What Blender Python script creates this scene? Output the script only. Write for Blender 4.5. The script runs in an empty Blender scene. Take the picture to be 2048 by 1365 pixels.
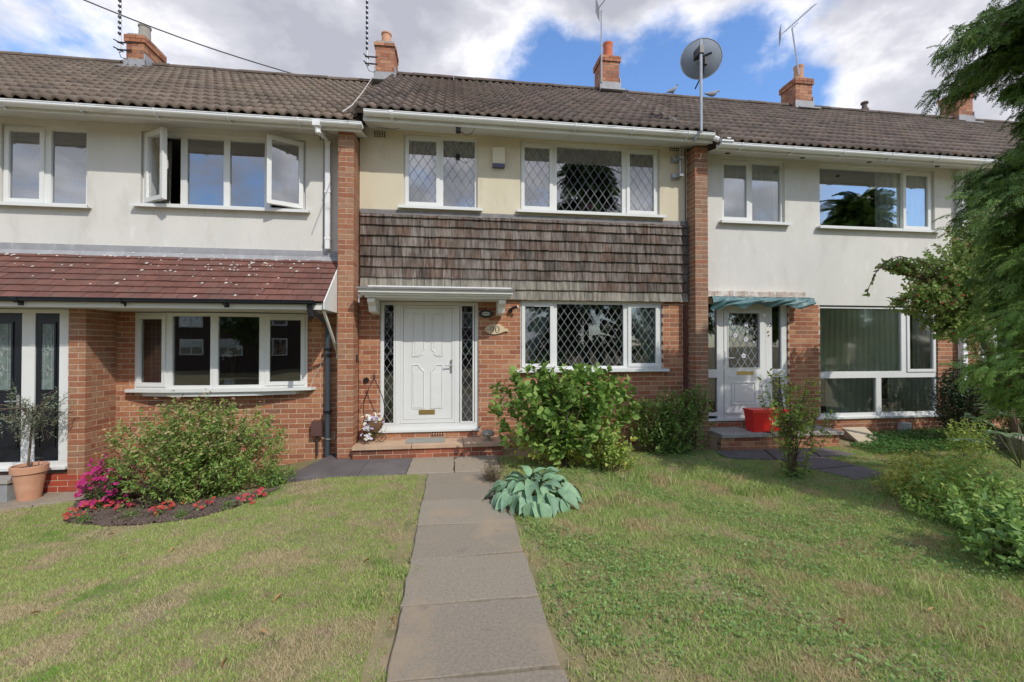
import bpy, math, random
import numpy as np
from mathutils import Vector, Matrix
R = math.radians
rng = np.random.default_rng(7); random.seed(7)
sc = bpy.context.scene
C = sc.collection
# ------------------------------------------------------------------ camera, sky, sun, exposure
F = 870.0; YAW = R(7.5); PIT = R(0.6); CP = (0.0, -6.85, 1.62)
cam = bpy.data.objects.new('camera', bpy.data.cameras.new('camera')); C.objects.link(cam)
cam.data.sensor_width = 36; cam.data.lens = F/2048*36; cam.data.clip_start = .05; cam.data.clip_end = 3000
cam.location = CP; cam.rotation_euler = (R(90)+PIT, 0, -YAW); sc.camera = cam
SUN = Vector((0.62, -1.0, 1.08)).normalized()
sun = bpy.data.objects.new('sun', bpy.data.lights.new('sun', 'SUN')); C.objects.link(sun)
sun.data.energy = 2.0; sun.data.angle = R(.6); sun.data.color = (1, .955, .88)
sun.rotation_euler = SUN.to_track_quat('Z', 'Y').to_euler()
w = bpy.data.worlds.new("World"); sc.world = w; w.use_nodes = True
nt = w.node_tree; nt.nodes.clear(); L_ = nt.links.new
def wn(t, **k):
    n = nt.nodes.new(t)
    for a, b in k.items(): setattr(n, a, b)
    return n
def wmath(op, a, b=None, c=None, clamp=False):
    n = wn('ShaderNodeMath', operation=op); n.use_clamp = clamp
    for i, x in enumerate((a, b, c)):
        if x is None: continue
        if isinstance(x, (int, float)): n.inputs[i].default_value = x
        else: L_(x, n.inputs[i])
    return n.outputs[0]
sky = wn('ShaderNodeTexSky', sky_type='NISHITA'); sky.sun_disc = False
sky.sun_elevation = math.asin(SUN.z); sky.sun_rotation = math.atan2(SUN.x, SUN.y)
sky.air_density = 1.2; sky.dust_density = .6; sky.ozone_density = 2.0
tc = wn('ShaderNodeTexCoord'); D_ = tc.outputs['Generated']
sep = wn('ShaderNodeSeparateXYZ'); L_(D_, sep.inputs[0])
zz = wmath('ADD', wmath('MAXIMUM', sep.outputs[2], 0.0), .22)
cmb = wn('ShaderNodeCombineXYZ'); L_(wmath('DIVIDE', sep.outputs[0], zz), cmb.inputs[0]); L_(wmath('DIVIDE', sep.outputs[1], zz), cmb.inputs[1])
def wnoise(scale, detail, rough, off, dist=0.0):
    mp = wn('ShaderNodeMapping'); L_(D_, mp.inputs[0]); mp.inputs[1].default_value = off; mp.inputs[3].default_value = (1, 1, 1.5)
    n = wn('ShaderNodeTexNoise'); L_(mp.outputs[0], n.inputs['Vector']); n.inputs['Scale'].default_value = scale
    n.inputs['Detail'].default_value = detail; n.inputs['Roughness'].default_value = rough; n.inputs['Distortion'].default_value = dist
    return n.outputs['Fac']
def pdir(u, v):
    a = (u-1024)/F; b = (682.5-v)/F
    fw = Vector((math.sin(YAW)*math.cos(PIT), math.cos(YAW)*math.cos(PIT), math.sin(PIT)))
    rt = Vector((math.cos(YAW), -math.sin(YAW), 0)); up = rt.cross(fw)
    return (fw+rt*a+up*b)
n1 = wnoise(3.0, 10, .60, (3.1, 1.7, 0), .1)
cover = wmath('MULTIPLY_ADD', n1, 2.7, -1.22)          # about -.5 .. .5
for (u, v, rad, amp) in [(300, 0, .42, .42), (620, 60, .30, .5), (860, 20, .12, .35), (1080, -60, .17, .55), (1350, -20, .17, .5), (1800, 60, .20, .36), (1500, -10, .12, .4),
                         (1060, 130, .13, -.50), (1230, 130, .15, -.62), (1440, 130, .13, -.50), (1660, 170, .06, -.40), (1500, 60, .06, -.3), (1600, 190, .05, -.35), (900, 150, .05, -.25), (1930, 230, .1, .2), (1500, 160, .05, .28), (130, 60, .12, -.3), (420, 110, .10, -.28), ((-.03, -.93, .36), 0, .22, .45), ((-.47, -.83, .28), 0, .12, .3), ((.57, -.76, .3), 0, .16, .35)]:
    d = Vector(u).normalized() if isinstance(u, tuple) else pdir(u, v).normalized()
    vm = wn('ShaderNodeVectorMath', operation='DISTANCE'); nrm = wn('ShaderNodeVectorMath', operation='NORMALIZE'); L_(D_, nrm.inputs[0])
    L_(nrm.outputs[0], vm.inputs[0]); vm.inputs[1].default_value = d
    mr = wn('ShaderNodeMapRange', interpolation_type='SMOOTHERSTEP'); L_(vm.outputs['Value'], mr.inputs[0])
    mr.inputs[1].default_value = 0; mr.inputs[2].default_value = rad*1.6; mr.inputs[3].default_value = amp; mr.inputs[4].default_value = 0
    cover = wmath('ADD', cover, mr.outputs[0])
cr = wn('ShaderNodeMapRange', interpolation_type='SMOOTHSTEP'); L_(cover, cr.inputs[0]); cr.inputs[1].default_value = -.16; cr.inputs[2].default_value = .36
n2 = wnoise(4.2, 8, .55, (8.3, 4.2, 2), .2)
shade = wn('ShaderNodeValToRGB'); L_(wmath('ADD', n2, wmath('MULTIPLY', wmath('MAXIMUM', cover, 0.0), -.14)), shade.inputs[0])
e = shade.color_ramp.elements; e[0].position = .28; e[0].color = (.33, .34, .39, 1); e[1].position = .56; e[1].color = (.78, .77, .80, 1)
e2 = shade.color_ramp.elements.new(.43); e2.color = (.46, .465, .51, 1)
bst = wn('ShaderNodeMix', data_type='RGBA', blend_type='MULTIPLY'); bst.inputs[0].default_value = 1
L_(sky.outputs[0], bst.inputs[6]); bst.inputs[7].default_value = (.098, .122, .155, 1)
mx = wn('ShaderNodeMix', data_type='RGBA'); L_(cr.outputs[0], mx.inputs[0]); L_(bst.outputs[2], mx.inputs[6]); L_(shade.outputs[0], mx.inputs[7])
bg = wn('ShaderNodeBackground'); L_(mx.outputs[2], bg.inputs[0]); bg.inputs[1].default_value = 1.0
wo = wn('ShaderNodeOutputWorld'); L_(bg.outputs[0], wo.inputs[0])
sc.view_settings.view_transform = 'Standard'; sc.view_settings.look = 'None'; sc.view_settings.exposure = 0.64; sc.view_settings.gamma = 1
sc.view_settings.use_curve_mapping = False
sc.render.engine = 'CYCLES'; sc.cycles.max_bounces = 6; sc.cycles.transparent_max_bounces = 12; sc.cycles.use_denoising = True
# ------------------------------------------------------------------ places taken from a survey of the street
def X(u, Y, v=690):
    d = pdir(u, v); t = (Y-CP[1])/d.y; return CP[0]+t*d.x
def Z(u, v, Y):
    d = pdir(u, v); t = (Y-CP[1])/d.y; return CP[2]+t*d.z
def sstep(a, b, x):
    t = np.clip((x-a)/(b-a), 0, 1); return t*t*(3-2*t)
def H(x, y):
    x = np.asarray(x, float); y = np.asarray(y, float)
    h = -.28*sstep(-1.35, -3.7, x) + .012*np.sin(x*1.3+y*.7)*np.cos(y*1.1)
    h = h + .10*sstep(5.5, 9.5, x)
    inpath = (x > -.45) & (x < .68)
    return h-.012 - np.where(inpath, .02, 0)
def G(u, v):
    z = 0.0
    for _ in range(10):
        d = pdir(u, v); t = (z-CP[2])/d.z; x, y = CP[0]+t*d.x, CP[1]+t*d.y; z = float(H(x, y))
    return (x, y, z)
# ------------------------------------------------------------------ object helpers
WP = {}
def tag(o, label=None, cat=None, group=None, kind=None):
    if label: o['label'] = label
    if cat: o['category'] = cat
    if group: o['group'] = group
    if kind: o['kind'] = kind
    return o
def link(o, parent=None, world=(0, 0, 0)):
    C.objects.link(o)
    if parent is not None:
        o.parent = parent; pw = WP[parent.name]
        o.location = (world[0]-pw[0], world[1]-pw[1], world[2]-pw[2])
    else: o.location = world
    WP[o.name] = tuple(world)
    return o
def thing(name, label, cat, loc, group=None):
    o = bpy.data.objects.new(name, None); o.empty_display_size = .2
    link(o, None, loc); return tag(o, label, cat, group)
def mesh_np(name, V, T, nper, mat, rnd=None, smooth=False):
    me = bpy.data.meshes.new(name); V = np.asarray(V, np.float32); T = np.asarray(T, np.int32)
    nf = len(T)
    me.vertices.add(len(V)); me.vertices.foreach_set('co', V.ravel())
    me.loops.add(nf*nper); me.loops.foreach_set('vertex_index', T.ravel())
    me.polygons.add(nf); me.polygons.foreach_set('loop_start', np.arange(0, nf*nper, nper, dtype=np.int32))
    if smooth: me.polygons.foreach_set('use_smooth', np.ones(nf, bool))
    if rnd is not None:
        a = me.attributes.new('rnd', 'FLOAT', 'FACE'); a.data.foreach_set('value', np.asarray(rnd, np.float32))
    me.update(calc_edges=True); me.validate()
    if mat: me.materials.append(mat)
    return me
def onp(name, V, T, nper, mat, parent=None, rnd=None, smooth=False, origin=None):
    """origin: world point the object sits at; default the parent's, or 0"""
    if origin is None: origin = WP[parent.name] if parent is not None else (0, 0, 0)
    me = mesh_np(name, np.asarray(V, float)-np.array(origin), T, nper, mat, rnd, smooth)
    return link(bpy.data.objects.new(name, me), parent, origin)
class MB:
    def __init__(s): s.v = []; s.f = []; s.r = []
    def add(s, vs, fs, r=0.0):
        b = len(s.v); s.v += [tuple(p) for p in vs]; s.f += [tuple(i+b for i in f) for f in fs]; s.r += [r]*len(fs); return s
    def box(s, x0, x1, y0, y1, z0, z1, r=0.0):
        x0, x1 = min(x0, x1), max(x0, x1); y0, y1 = min(y0, y1), max(y0, y1); z0, z1 = min(z0, z1), max(z0, z1)
        return s.add([(x0,y0,z0),(x1,y0,z0),(x1,y1,z0),(x0,y1,z0),(x0,y0,z1),(x1,y0,z1),(x1,y1,z1),(x0,y1,z1)],
              [(0,3,2,1),(4,5,6,7),(0,1,5,4),(1,2,6,5),(2,3,7,6),(3,0,4,7)], r)
    def tbox(s, T, a0, a1, d0, d1, z0, z1, r=0.0):
        """box in a facade frame: along, outward, up"""
        a0, a1 = min(a0, a1), max(a0, a1); d0, d1 = min(d0, d1), max(d0, d1); z0, z1 = min(z0, z1), max(z0, z1)
        P = [T(a, d, z) for z in (z0, z1) for (a, d) in ((a0, d1), (a1, d1), (a1, d0), (a0, d0))]
        return s.add(P, [(0,3,2,1),(4,5,6,7),(0,1,5,4),(1,2,6,5),(2,3,7,6),(3,0,4,7)], r)
    def tube(s, pts, r, n=6, r2=None, cap=True):
        pts = [Vector(p) for p in pts]; m = len(pts); rings = []
        for i, p in enumerate(pts):
            t = (pts[min(i+1, m-1)]-pts[max(i-1, 0)])
            if t.length < 1e-9: t = Vector((0, 0, 1))
            t.normalize(); a = Vector((0, 0, 1)) if abs(t.z) < .9 else Vector((1, 0, 0))
            b = t.cross(a).normalized(); c = t.cross(b)
            rr = r if r2 is None else r+(r2-r)*i/(m-1)
            rings.append([p+b*rr*math.cos(2*math.pi*k/n)+c*rr*math.sin(2*math.pi*k/n) for k in range(n)])
        vs = [q for g in rings for q in g]; fs = []
        for i in range(m-1):
            for k in range(n): fs.append((i*n+k, i*n+(k+1) % n, (i+1)*n+(k+1) % n, (i+1)*n+k))
        if cap: fs.append(tuple(range(n-1, -1, -1))); fs.append(tuple((m-1)*n+k for k in range(n)))
        return s.add(vs, fs)
    def prism(s, poly, axis, a0, a1, flip=False):
        """poly: 2-D points; axis 'x' extrudes (y,z), 'y' extrudes (x,z), 'z' extrudes (x,y)"""
        def m(p, a): return {'x': (a, p[0], p[1]), 'y': (p[0], a, p[1]), 'z': (p[0], p[1], a)}[axis]
        n = len(poly); vs = [m(p, a0) for p in poly]+[m(p, a1) for p in poly]
        return s.add(vs, [tuple(range(n)), tuple(range(2*n-1, n-1, -1))]+[(i, (i+1) % n+0, (i+1) % n+n, i+n) for i in range(n)])
    def lathe(s, c, prof, n=20, ax=(1, 1)):
        vs = []; fs = []; m = len(prof)
        for (r, z) in prof:
            for k in range(n): vs.append((c[0]+r*ax[0]*math.cos(2*math.pi*k/n), c[1]+r*ax[1]*math.sin(2*math.pi*k/n), c[2]+z))
        for i in range(m-1):
            for k in range(n): fs.append((i*n+k, i*n+(k+1) % n, (i+1)*n+(k+1) % n, (i+1)*n+k))
        return s.add(vs, fs)
    def build(s, name, mat, parent=None, origin=None, smooth=False):
        if origin is None: origin = WP[parent.name] if parent is not None else (0, 0, 0)
        me = bpy.data.meshes.new(name)
        me.from_pydata([(p[0]-origin[0], p[1]-origin[1], p[2]-origin[2]) for p in s.v], [], s.f)
        if any(s.r):
            a = me.attributes.new('rnd', 'FLOAT', 'FACE'); a.data.foreach_set('value', s.r)
        if smooth: me.polygons.foreach_set('use_smooth', [True]*len(s.f))
        me.update(); me.materials.append(mat)
        if smooth: me.set_sharp_from_angle(angle=R(40))
        return link(bpy.data.objects.new(name, me), parent, origin)
def top(mb, name, mat, label, cat, loc, group=None, smooth=False):
    return tag(mb.build(name, mat, None, loc, smooth), label, cat, group)
# ------------------------------------------------------------------ materials
def M(name, cols, rough=.7, scale=6.0, bump=0.0, bscale=40.0, rnd=None, metal=0.0, spec=.4, detail=6, mottle=None, stretch=(1, 1, 1), trans=0.0):
    """cols: colours blended by noise. rnd: colours picked per piece. mottle: (colour, scale, low, high) patches of wear."""
    m = bpy.data.materials.new(name); m.use_nodes = True; t = m.node_tree; b = t.nodes['Principled BSDF']; l = t.links.new
    def N(k, **kw):
        n = t.nodes.new(k)
        for a, c in kw.items(): setattr(n, a, c)
        return n
    geo = N('ShaderNodeNewGeometry'); mp = N('ShaderNodeMapping'); l(geo.outputs['Position'], mp.inputs[0]); mp.inputs[3].default_value = stretch
    def noise(sca, det=detail, ro=.6):
        n = N('ShaderNodeTexNoise'); l(mp.outputs[0], n.inputs['Vector']); n.inputs['Scale'].default_value = sca
        n.inputs['Detail'].default_value = det; n.inputs['Roughness'].default_value = ro; return n.outputs['Fac']
    def ramp(src, cs, lo=.3, hi=.7, const=False):
        r = N('ShaderNodeValToRGB'); l(src, r.inputs[0]); el = r.color_ramp.elements
        if const: r.color_ramp.interpolation = 'CONSTANT'
        while len(el) < len(cs): el.new(.5)
        for i, c in enumerate(cs):
            el[i].position = lo+(hi-lo)*i/max(1, len(cs)-(0 if const else 1)); el[i].color = (*c, 1)
        return r.outputs[0]
    if len(cols) == 1: cols = [tuple(x*.93 for x in cols[0]), tuple(min(1, x*1.05) for x in cols[0])]
    col = ramp(noise(scale), cols)
    if rnd:
        at = N('ShaderNodeAttribute', attribute_name='rnd'); oi = N('ShaderNodeObjectInfo')
        ad = N('ShaderNodeMath', operation='ADD'); l(at.outputs['Fac'], ad.inputs[0]); l(oi.outputs['Random'], ad.inputs[1])
        fr = N('ShaderNodeMath', operation='FRACT'); l(ad.outputs[0], fr.inputs[0])
        rc = ramp(fr.outputs[0], rnd, 0, 1)
        mx = N('ShaderNodeMix', data_type='RGBA', blend_type='MULTIPLY'); mx.inputs[0].default_value = 1
        l(col, mx.inputs[6]); l(rc, mx.inputs[7]); col = mx.outputs[2]
    if mottle:
        for (mc, ms, lo, hi) in (mottle if isinstance(mottle, list) else [mottle]):
            mr = N('ShaderNodeMapRange'); l(noise(ms, 8, .65), mr.inputs[0]); mr.inputs[1].default_value = lo; mr.inputs[2].default_value = hi
            mx = N('ShaderNodeMix', data_type='RGBA'); l(mr.outputs[0], mx.inputs[0]); l(col, mx.inputs[6]); mx.inputs[7].default_value = (*mc, 1); col = mx.outputs[2]
    l(col, b.inputs['Base Color']); b.inputs['Roughness'].default_value = rough; b.inputs['Metallic'].default_value = metal
    b.inputs['Specular IOR Level'].default_value = spec
    if bump:
        bp = N('ShaderNodeBump'); l(noise(bscale, 8, .7), bp.inputs['Height']); bp.inputs['Strength'].default_value = bump; bp.inputs['Distance'].default_value = .01
        l(bp.outputs[0], b.inputs['Normal'])
    if trans:
        tr = N('ShaderNodeBsdfTranslucent'); l(col, tr.inputs[0]); ms = N('ShaderNodeMixShader'); ms.inputs[0].default_value = trans
        l(b.outputs[0], ms.inputs[1]); l(tr.outputs[0], ms.inputs[2]); l(ms.outputs[0], t.nodes['Material Output'].inputs[0])
    return m
W1 = (1, 1, 1)
def G3(g): return (g, g, g)
m_brick = M('brick_clay', [(.32, .128, .068), (.42, .19, .108)], .85, 22, .5, 90, rnd=[(1, .9, .85), (.72, .6, .58), (1.1, 1.1, 1.0), (.9, .78, .75), (1.25, 1.5, 1.45), (1.02, .95, .9), (.62, .72, .8)], mottle=((.42, .27, .19), 9, .60, .85))
m_bricko = M('brick_orange', [(.30, .12, .065), (.40, .185, .105)], .85, 22, .5, 90, rnd=[(1, .95, .9), (.78, .7, .68), (1.1, 1.15, 1.1), (.85, 1.0, 1.1), (1.0, 1.3, 1.35), (.9, .78, .75)], mottle=((.42, .30, .20), 9, .60, .85))
m_brickdk = M('dark_brick', [(.05, .035, .03), (.07, .05, .042)], .9, 5)
m_brickr = M('brick_brown', [(.24, .125, .078), (.33, .19, .125)], .85, 22, .5, 90, rnd=[(1, .95, .9), (.85, .8, .8), (1.1, 1.15, 1.1), (1.1, .75, .62), (1.0, 1.2, 1.2), (.9, .85, .85)])
m_brickp = M('brick_painted_red', [(.36, .06, .035), (.42, .09, .05)], .6, 12, .3, 60, rnd=[G3(1), G3(.85), G3(1.1)])
m_brickd = M('brick_mixed', [(.36, .10, .05), (.42, .15, .08)], .8, 12, .3, 60, rnd=[G3(1), (.3, .4, .45), (1.0, .9, .9), (.35, .45, .5), G3(1.1)])
m_mortar = M('mortar', [(.50, .36, .25), (.62, .47, .34)], .95, 12, .5, 120)
m_cream = M('cream_render', [(.58, .515, .38), (.65, .585, .445)], .9, 1.8, .4, 60, mottle=[((.45, .38, .27), 2.2, .56, .85), ((.70, .63, .49), 5, .60, .75), ((.36, .31, .23), 8, .66, .8)], stretch=(1.5, 1, .6))
m_white = M('white_render', [(.59, .575, .53), (.67, .65, .60)], .9, 1.2, .4, 45, mottle=[((.50, .48, .43), 1.6, .54, .78), ((.76, .74, .69), 4, .6, .72), ((.44, .42, .37), 7, .66, .8)], stretch=(1.5, 1, .6))
m_upvc = M('white_upvc', [(.66, .665, .64), (.72, .725, .70)], .32, 2, mottle=((.66, .66, .62), 3, .62, .8))
m_paint = M('white_painted_timber', [(.68, .68, .64), (.76, .76, .72)], .5, 3, .1, 40, mottle=((.5, .48, .42), 3, .62, .8))
m_soffit = M('soffit_board', [(.58, .57, .52), (.66, .65, .60)], .7, 1.5, .05, 30, mottle=((.42, .40, .34), 2.5, .58, .8))
m_gutter = M('white_gutter_plastic', [(.74, .75, .75), (.82, .83, .83)], .35, 3, mottle=((.42, .42, .39), 4, .58, .72), stretch=(.3, 1, 1))
m_gutterb = M('black_gutter_plastic', [(.012, .014, .018)], .35)
m_pipeg = M('slate_grey_pipe', [(.045, .06, .075), (.06, .08, .1)], .4)
m_tile = M('concrete_roof_tile', [(.140, .108, .084), (.195, .152, .120)], .9, 5, .6, 70, rnd=[G3(1), G3(.72), (1.12, 1.08, 1.05), G3(.9), (1.2, 1.2, 1.18)], mottle=[((.22, .185, .13), 7, .60, .8), ((.06, .05, .043), 11, .62, .75)])
m_tileb = M('brown_roof_tile', [(.112, .088, .074), (.170, .136, .116)], .9, 5, .6, 70, rnd=[G3(1), G3(.7), (1.12, 1.05, 1.0), G3(.9), (1.25, 1.2, 1.18)], mottle=[((.17, .14, .11), 7, .62, .8), ((.04, .03, .03), 11, .62, .75)])
m_plain = M('red_plain_tile', [(.135, .060, .046), (.20, .092, .072)], .85, 6, .4, 80, rnd=[G3(1), (.85, .8, .8), (1.15, 1.1, 1.05), G3(.9)], mottle=[((.12, .08, .06), 3, .5, .75)])
m_lichen = M('pale_lichen', [(.48, .46, .40), (.58, .56, .49)], .95, 30)
m_lead = M('lead_flashing', [(.26, .26, .27), (.36, .36, .37)], .6, 5, .3, 20, mottle=((.5, .49, .46), 8, .6, .7))
m_leadd = M('grey_lead_band', [(.15, .14, .14), (.25, .24, .23)], .7, 7, .4, 30, mottle=((.36, .33, .28), 6, .6, .7))
m_shingle = M('weathered_cedar', [(.045, .031, .023), (.135, .108, .090), (.235, .210, .185)], .9, 7, .7, 60, rnd=[G3(1), (.75, .62, .55), G3(1.25), (.85, .66, .56), G3(.6), G3(1.15), G3(.95)], stretch=(3.5, 1, .45), mottle=((.30, .27, .25), 5, .55, .8))
m_shinglel = M('lichened_cedar', [(.15, .13, .105), (.31, .285, .245)], .9, 7, .7, 60, rnd=[G3(1), G3(.8), G3(1.2)], stretch=(3.5, 1, .45), mottle=((.33, .315, .22), 7, .5, .75))
m_slab = M('concrete_paving', [(.27, .225, .165), (.40, .34, .26)], .92, 55, 1.0, 170, rnd=[G3(1), G3(.9), G3(1.08), (1.03, 1.0, .95)], mottle=[((.40, .31, .21), 1.3, .53, .64), ((.16, .14, .112), 4, .60, .80), ((.12, .10, .08), 60, .66, .72), ((.52, .47, .40), 75, .68, .73)])
m_slabd = M('dark_paving', [(.115, .10, .095), (.17, .15, .145)], .92, 3, .4, 100, rnd=[G3(1), G3(.85), G3(1.1)], mottle=((.25, .22, .18), 5, .6, .75))
m_step = M('buff_tile_step', [(.46, .31, .20), (.56, .39, .26)], .8, 4, .2, 60, mottle=((.35, .25, .17), 3, .55, .8))
m_soil = M('garden_soil', [(.08, .055, .042), (.17, .125, .10)], .98, 14, .9, 60)
m_earth = M('lawn_earth', [(.20, .185, .08), (.30, .24, .13)], .98, 2.2, .8, 60, mottle=[((.34, .26, .17), 1.3, .52, .68), ((.09, .11, .03), 3.1, .55, .7)])
m_dark = M('dark_opening', [(.012, .011, .01)], .9)
m_black = M('black_plastic', [(.015, .015, .017)], .35)
m_blackdoor = M('black_door_skin', [(.010, .012, .018)], .3, 20, .1, 30)
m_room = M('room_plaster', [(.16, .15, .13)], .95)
m_chrome = M('brushed_metal', [(.55, .55, .55)], .3, metal=.9)
m_galv = M('galvanised_steel', [(.36, .37, .39), (.46, .47, .49)], .45, 15, metal=.55)
m_brass = M('old_brass', [(.42, .29, .10), (.5, .36, .14)], .38, metal=.8)
m_dish = M('grey_dish_paint', [(.20, .23, .29), (.25, .28, .34)], .6, 3)
m_wire = M('wrought_iron', [(.018, .016, .015)], .5)
m_cable = M('cable_sheath', [(.05, .045, .045)], .6)
m_cablew = M('old_white_cable', [(.55, .53, .48)], .6)
m_terra = M('terracotta', [(.50, .25, .15), (.60, .33, .21)], .85, 8, .3, 60, mottle=((.62, .46, .34), 5, .6, .8))
m_bark = M('bark', [(.10, .07, .05), (.17, .125, .09)], .95, 20, .7, 40)
m_twig = M('brown_twig', [(.09, .055, .04), (.14, .085, .06)], .9, 20)
m_twigg = M('green_stem', [(.10, .13, .05), (.16, .17, .08)], .8, 20)
m_red = M('red_plastic', [(.72, .02, .018), (.78, .04, .03)], .35, 3)
m_tarp = M('blue_green_tarpaulin', [(.05, .13, .14), (.12, .22, .235)], .5, 5, .3, 20, mottle=((.34, .42, .42), 6, .55, .75))
m_wood = M('bare_weathered_wood', [(.42, .33, .27), (.58, .5, .42)], .85, 6, .4, 60, mottle=((.7, .66, .6), 8, .5, .6))
m_net = M('net_curtain', [(.55, .60, .51), (.70, .74, .66)], .9, 1.2, trans=.15)
m_curt = M('cream_curtain', [(.42, .40, .34), (.50, .48, .42)], .9, 2, trans=.3)
m_curtg = M('pale_green_curtain', [(.34, .40, .37), (.42, .47, .44)], .9, 2, trans=.2)
m_curtb = M('taupe_curtain', [(.22, .19, .18), (.28, .25, .24)], .9, 2)
m_blind = M('grey_blind', [(.36, .37, .40), (.42, .43, .46)], .7, 1)
m_plaque = M('carved_plaque', [(.55, .43, .26), (.64, .52, .34)], .6, 4)
m_beige = M('beige_box', [(.62, .57, .42), (.68, .62, .47)], .5, 3, mottle=((.5, .45, .33), 3, .6, .8))
m_purple = M('purple_grey_plastic', [(.10, .09, .16)], .5)
m_concr = M('rough_concrete', [(.30, .275, .24), (.40, .37, .33)], .95, 7, .5, 60, mottle=((.20, .19, .16), 4, .58, .75))
m_ramp = M('buff_concrete_slab', [(.45, .37, .26), (.52, .44, .32)], .95, 6, .3, 60)
m_mat = M('grey_door_mat', [(.26, .26, .23), (.34, .34, .30)], .98, 40, .8, 200)
m_greyp = M('light_grey_plastic', [(.45, .45, .44)], .6)
m_brown = M('brown_meter_plastic', [(.10, .05, .045), (.13, .07, .06)], .5)
m_browng = M('brown_pipe', [(.10, .035, .03)], .5)
m_stone = M('lichened_stone', [(.26, .24, .19), (.40, .36, .28)], .95, 30, .7, 60)
m_stonew = M('grey_stone_block', [(.22, .23, .23), (.34, .34, .33)], .95, 8, .5, 40)
m_wicker = M('coir_liner', [(.16, .085, .045), (.24, .14, .08)], .95, 40, .8, 80)
m_bird = M('pigeon_grey', [(.20, .20, .22), (.32, .32, .34)], .8, 20)
def leafmat(name, cols, tr=.35, rough=.55, spec=.35):
    return M(name, [G3(.85), G3(1.15)], rough, 3.5, rnd=cols, trans=tr, spec=spec)
m_lf_shrub = leafmat('bright_leaf', [(.15, .26, .045), (.22, .36, .07), (.31, .44, .11), (.17, .30, .055), (.11, .20, .04)])
m_lf_yell = leafmat('yellowing_leaf', [(.26, .38, .065), (.42, .50, .09), (.56, .50, .11), (.31, .42, .09), (.21, .31, .065)])
m_lf_dark = leafmat('dark_leaf', [(.05, .10, .025), (.075, .14, .03), (.10, .18, .04), (.05, .09, .02)])
m_lf_climb = leafmat('climber_leaf', [(.11, .20, .045), (.17, .29, .06), (.25, .36, .08), (.12, .21, .045)])
m_lf_spir = leafmat('spirea_leaf', [(.14, .24, .06), (.21, .34, .075), (.30, .42, .10), (.34, .32, .12), (.14, .23, .055)])
m_lf_olive = leafmat('olive_leaf', [(.16, .20, .12), (.24, .28, .18), (.12, .15, .08)], .15)
m_lf_crab = leafmat('crab_leaf', [(.17, .27, .07), (.26, .38, .10), (.36, .43, .13), (.13, .20, .055), (.33, .26, .12)], .4)
m_lf_hyp = leafmat('hypericum_leaf', [(.19, .33, .09), (.28, .44, .10), (.38, .51, .12), (.14, .26, .09)])
m_fl_yel = leafmat('yellow_flower', [(.50, .50, .10), (.60, .55, .12), (.40, .42, .08)], .3)
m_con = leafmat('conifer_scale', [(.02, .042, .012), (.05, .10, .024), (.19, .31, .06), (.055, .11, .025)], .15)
m_cony = leafmat('yellow_conifer_scale', [(.14, .27, .05), (.22, .38, .08), (.34, .50, .12)], .25)
m_hosta = M('hosta_leaf', [(.17, .31, .18), (.29, .44, .28)], .5, 14, .25, 60, rnd=[G3(1), G3(.82), (1.08, 1.12, .95), G3(.92)], trans=.15)
m_mag = leafmat('magenta_petal', [(.52, .025, .18), (.62, .05, .26), (.45, .02, .14)], .3)
m_redf = leafmat('red_petal', [(.50, .03, .025), (.60, .07, .04), (.58, .06, .12), (.50, .14, .06)], .3)
m_pansy = leafmat('pansy_petal', [(.85, .85, .80), (.80, .78, .52), (.82, .80, .86), (.50, .42, .66), (.85, .85, .8)], .3)
m_pinkf = leafmat('pink_petal', [(.75, .3, .38), (.8, .5, .55)], .3)
m_berry = M('red_berry', [(.45, .03, .03)], .4)
m_dead = leafmat('fallen_leaf', [(.42, .20, .08), (.50, .30, .12), (.30, .14, .06)], .2)
def grassmat(name, greens, straw):
    m = M(name, [G3(.9), G3(1.1)], .7, 4, rnd=greens, trans=.35, spec=.25)
    t = m.node_tree; l = t.links.new; b = t.nodes['Principled BSDF']; src = b.inputs['Base Color'].links[0].from_socket
    tr = [n for n in t.nodes if n.type == 'BSDF_TRANSLUCENT'][0]
    geo = [n for n in t.nodes if n.type == 'NEW_GEOMETRY'][0]
    out = src
    for (c, s, lo, hi) in straw:
        n = t.nodes.new('ShaderNodeTexNoise'); mp = t.nodes.new('ShaderNodeMapping'); mp.inputs[3].default_value = (1, 1.3, .01); l(geo.outputs['Position'], mp.inputs[0]); l(mp.outputs[0], n.inputs['Vector'])
        n.inputs['Scale'].default_value = s; n.inputs['Detail'].default_value = 5; n.inputs['Roughness'].default_value = .6
        r = t.nodes.new('ShaderNodeMapRange'); l(n.outputs['Fac'], r.inputs[0]); r.inputs[1].default_value = lo; r.inputs[2].default_value = hi; r.inputs[4].default_value = .9
        mx = t.nodes.new('ShaderNodeMix'); mx.data_type = 'RGBA'; l(r.outputs[0], mx.inputs[0]); l(out, mx.inputs[6]); mx.inputs[7].default_value = (*c, 1); out = mx.outputs[2]
    l(out, b.inputs['Base Color']); l(out, tr.inputs[0]); return m
m_grass = grassmat('lawn_grass', [(.23, .37, .065), (.32, .45, .10), (.46, .53, .17), (.60, .55, .28), (.27, .43, .075)],
                   [((.58, .47, .29), 1.5, .50, .60), ((.50, .38, .27), 4.6, .56, .66), ((.21, .38, .06), 1.3, .58, .66)])
m_grassr = grassmat('rough_lawn_grass', [(.20, .36, .065), (.30, .47, .10), (.45, .54, .17), (.60, .56, .28), (.23, .40, .07)],
                   [((.56, .45, .25), 2.6, .48, .62), ((.20, .36, .07), 1.7, .60, .72), ((.40, .28, .19), 7, .62, .72)])
m_clover = leafmat('clover_leaf', [(.17, .31, .08), (.25, .40, .11), (.14, .25, .07), (.34, .46, .17)])
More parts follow.
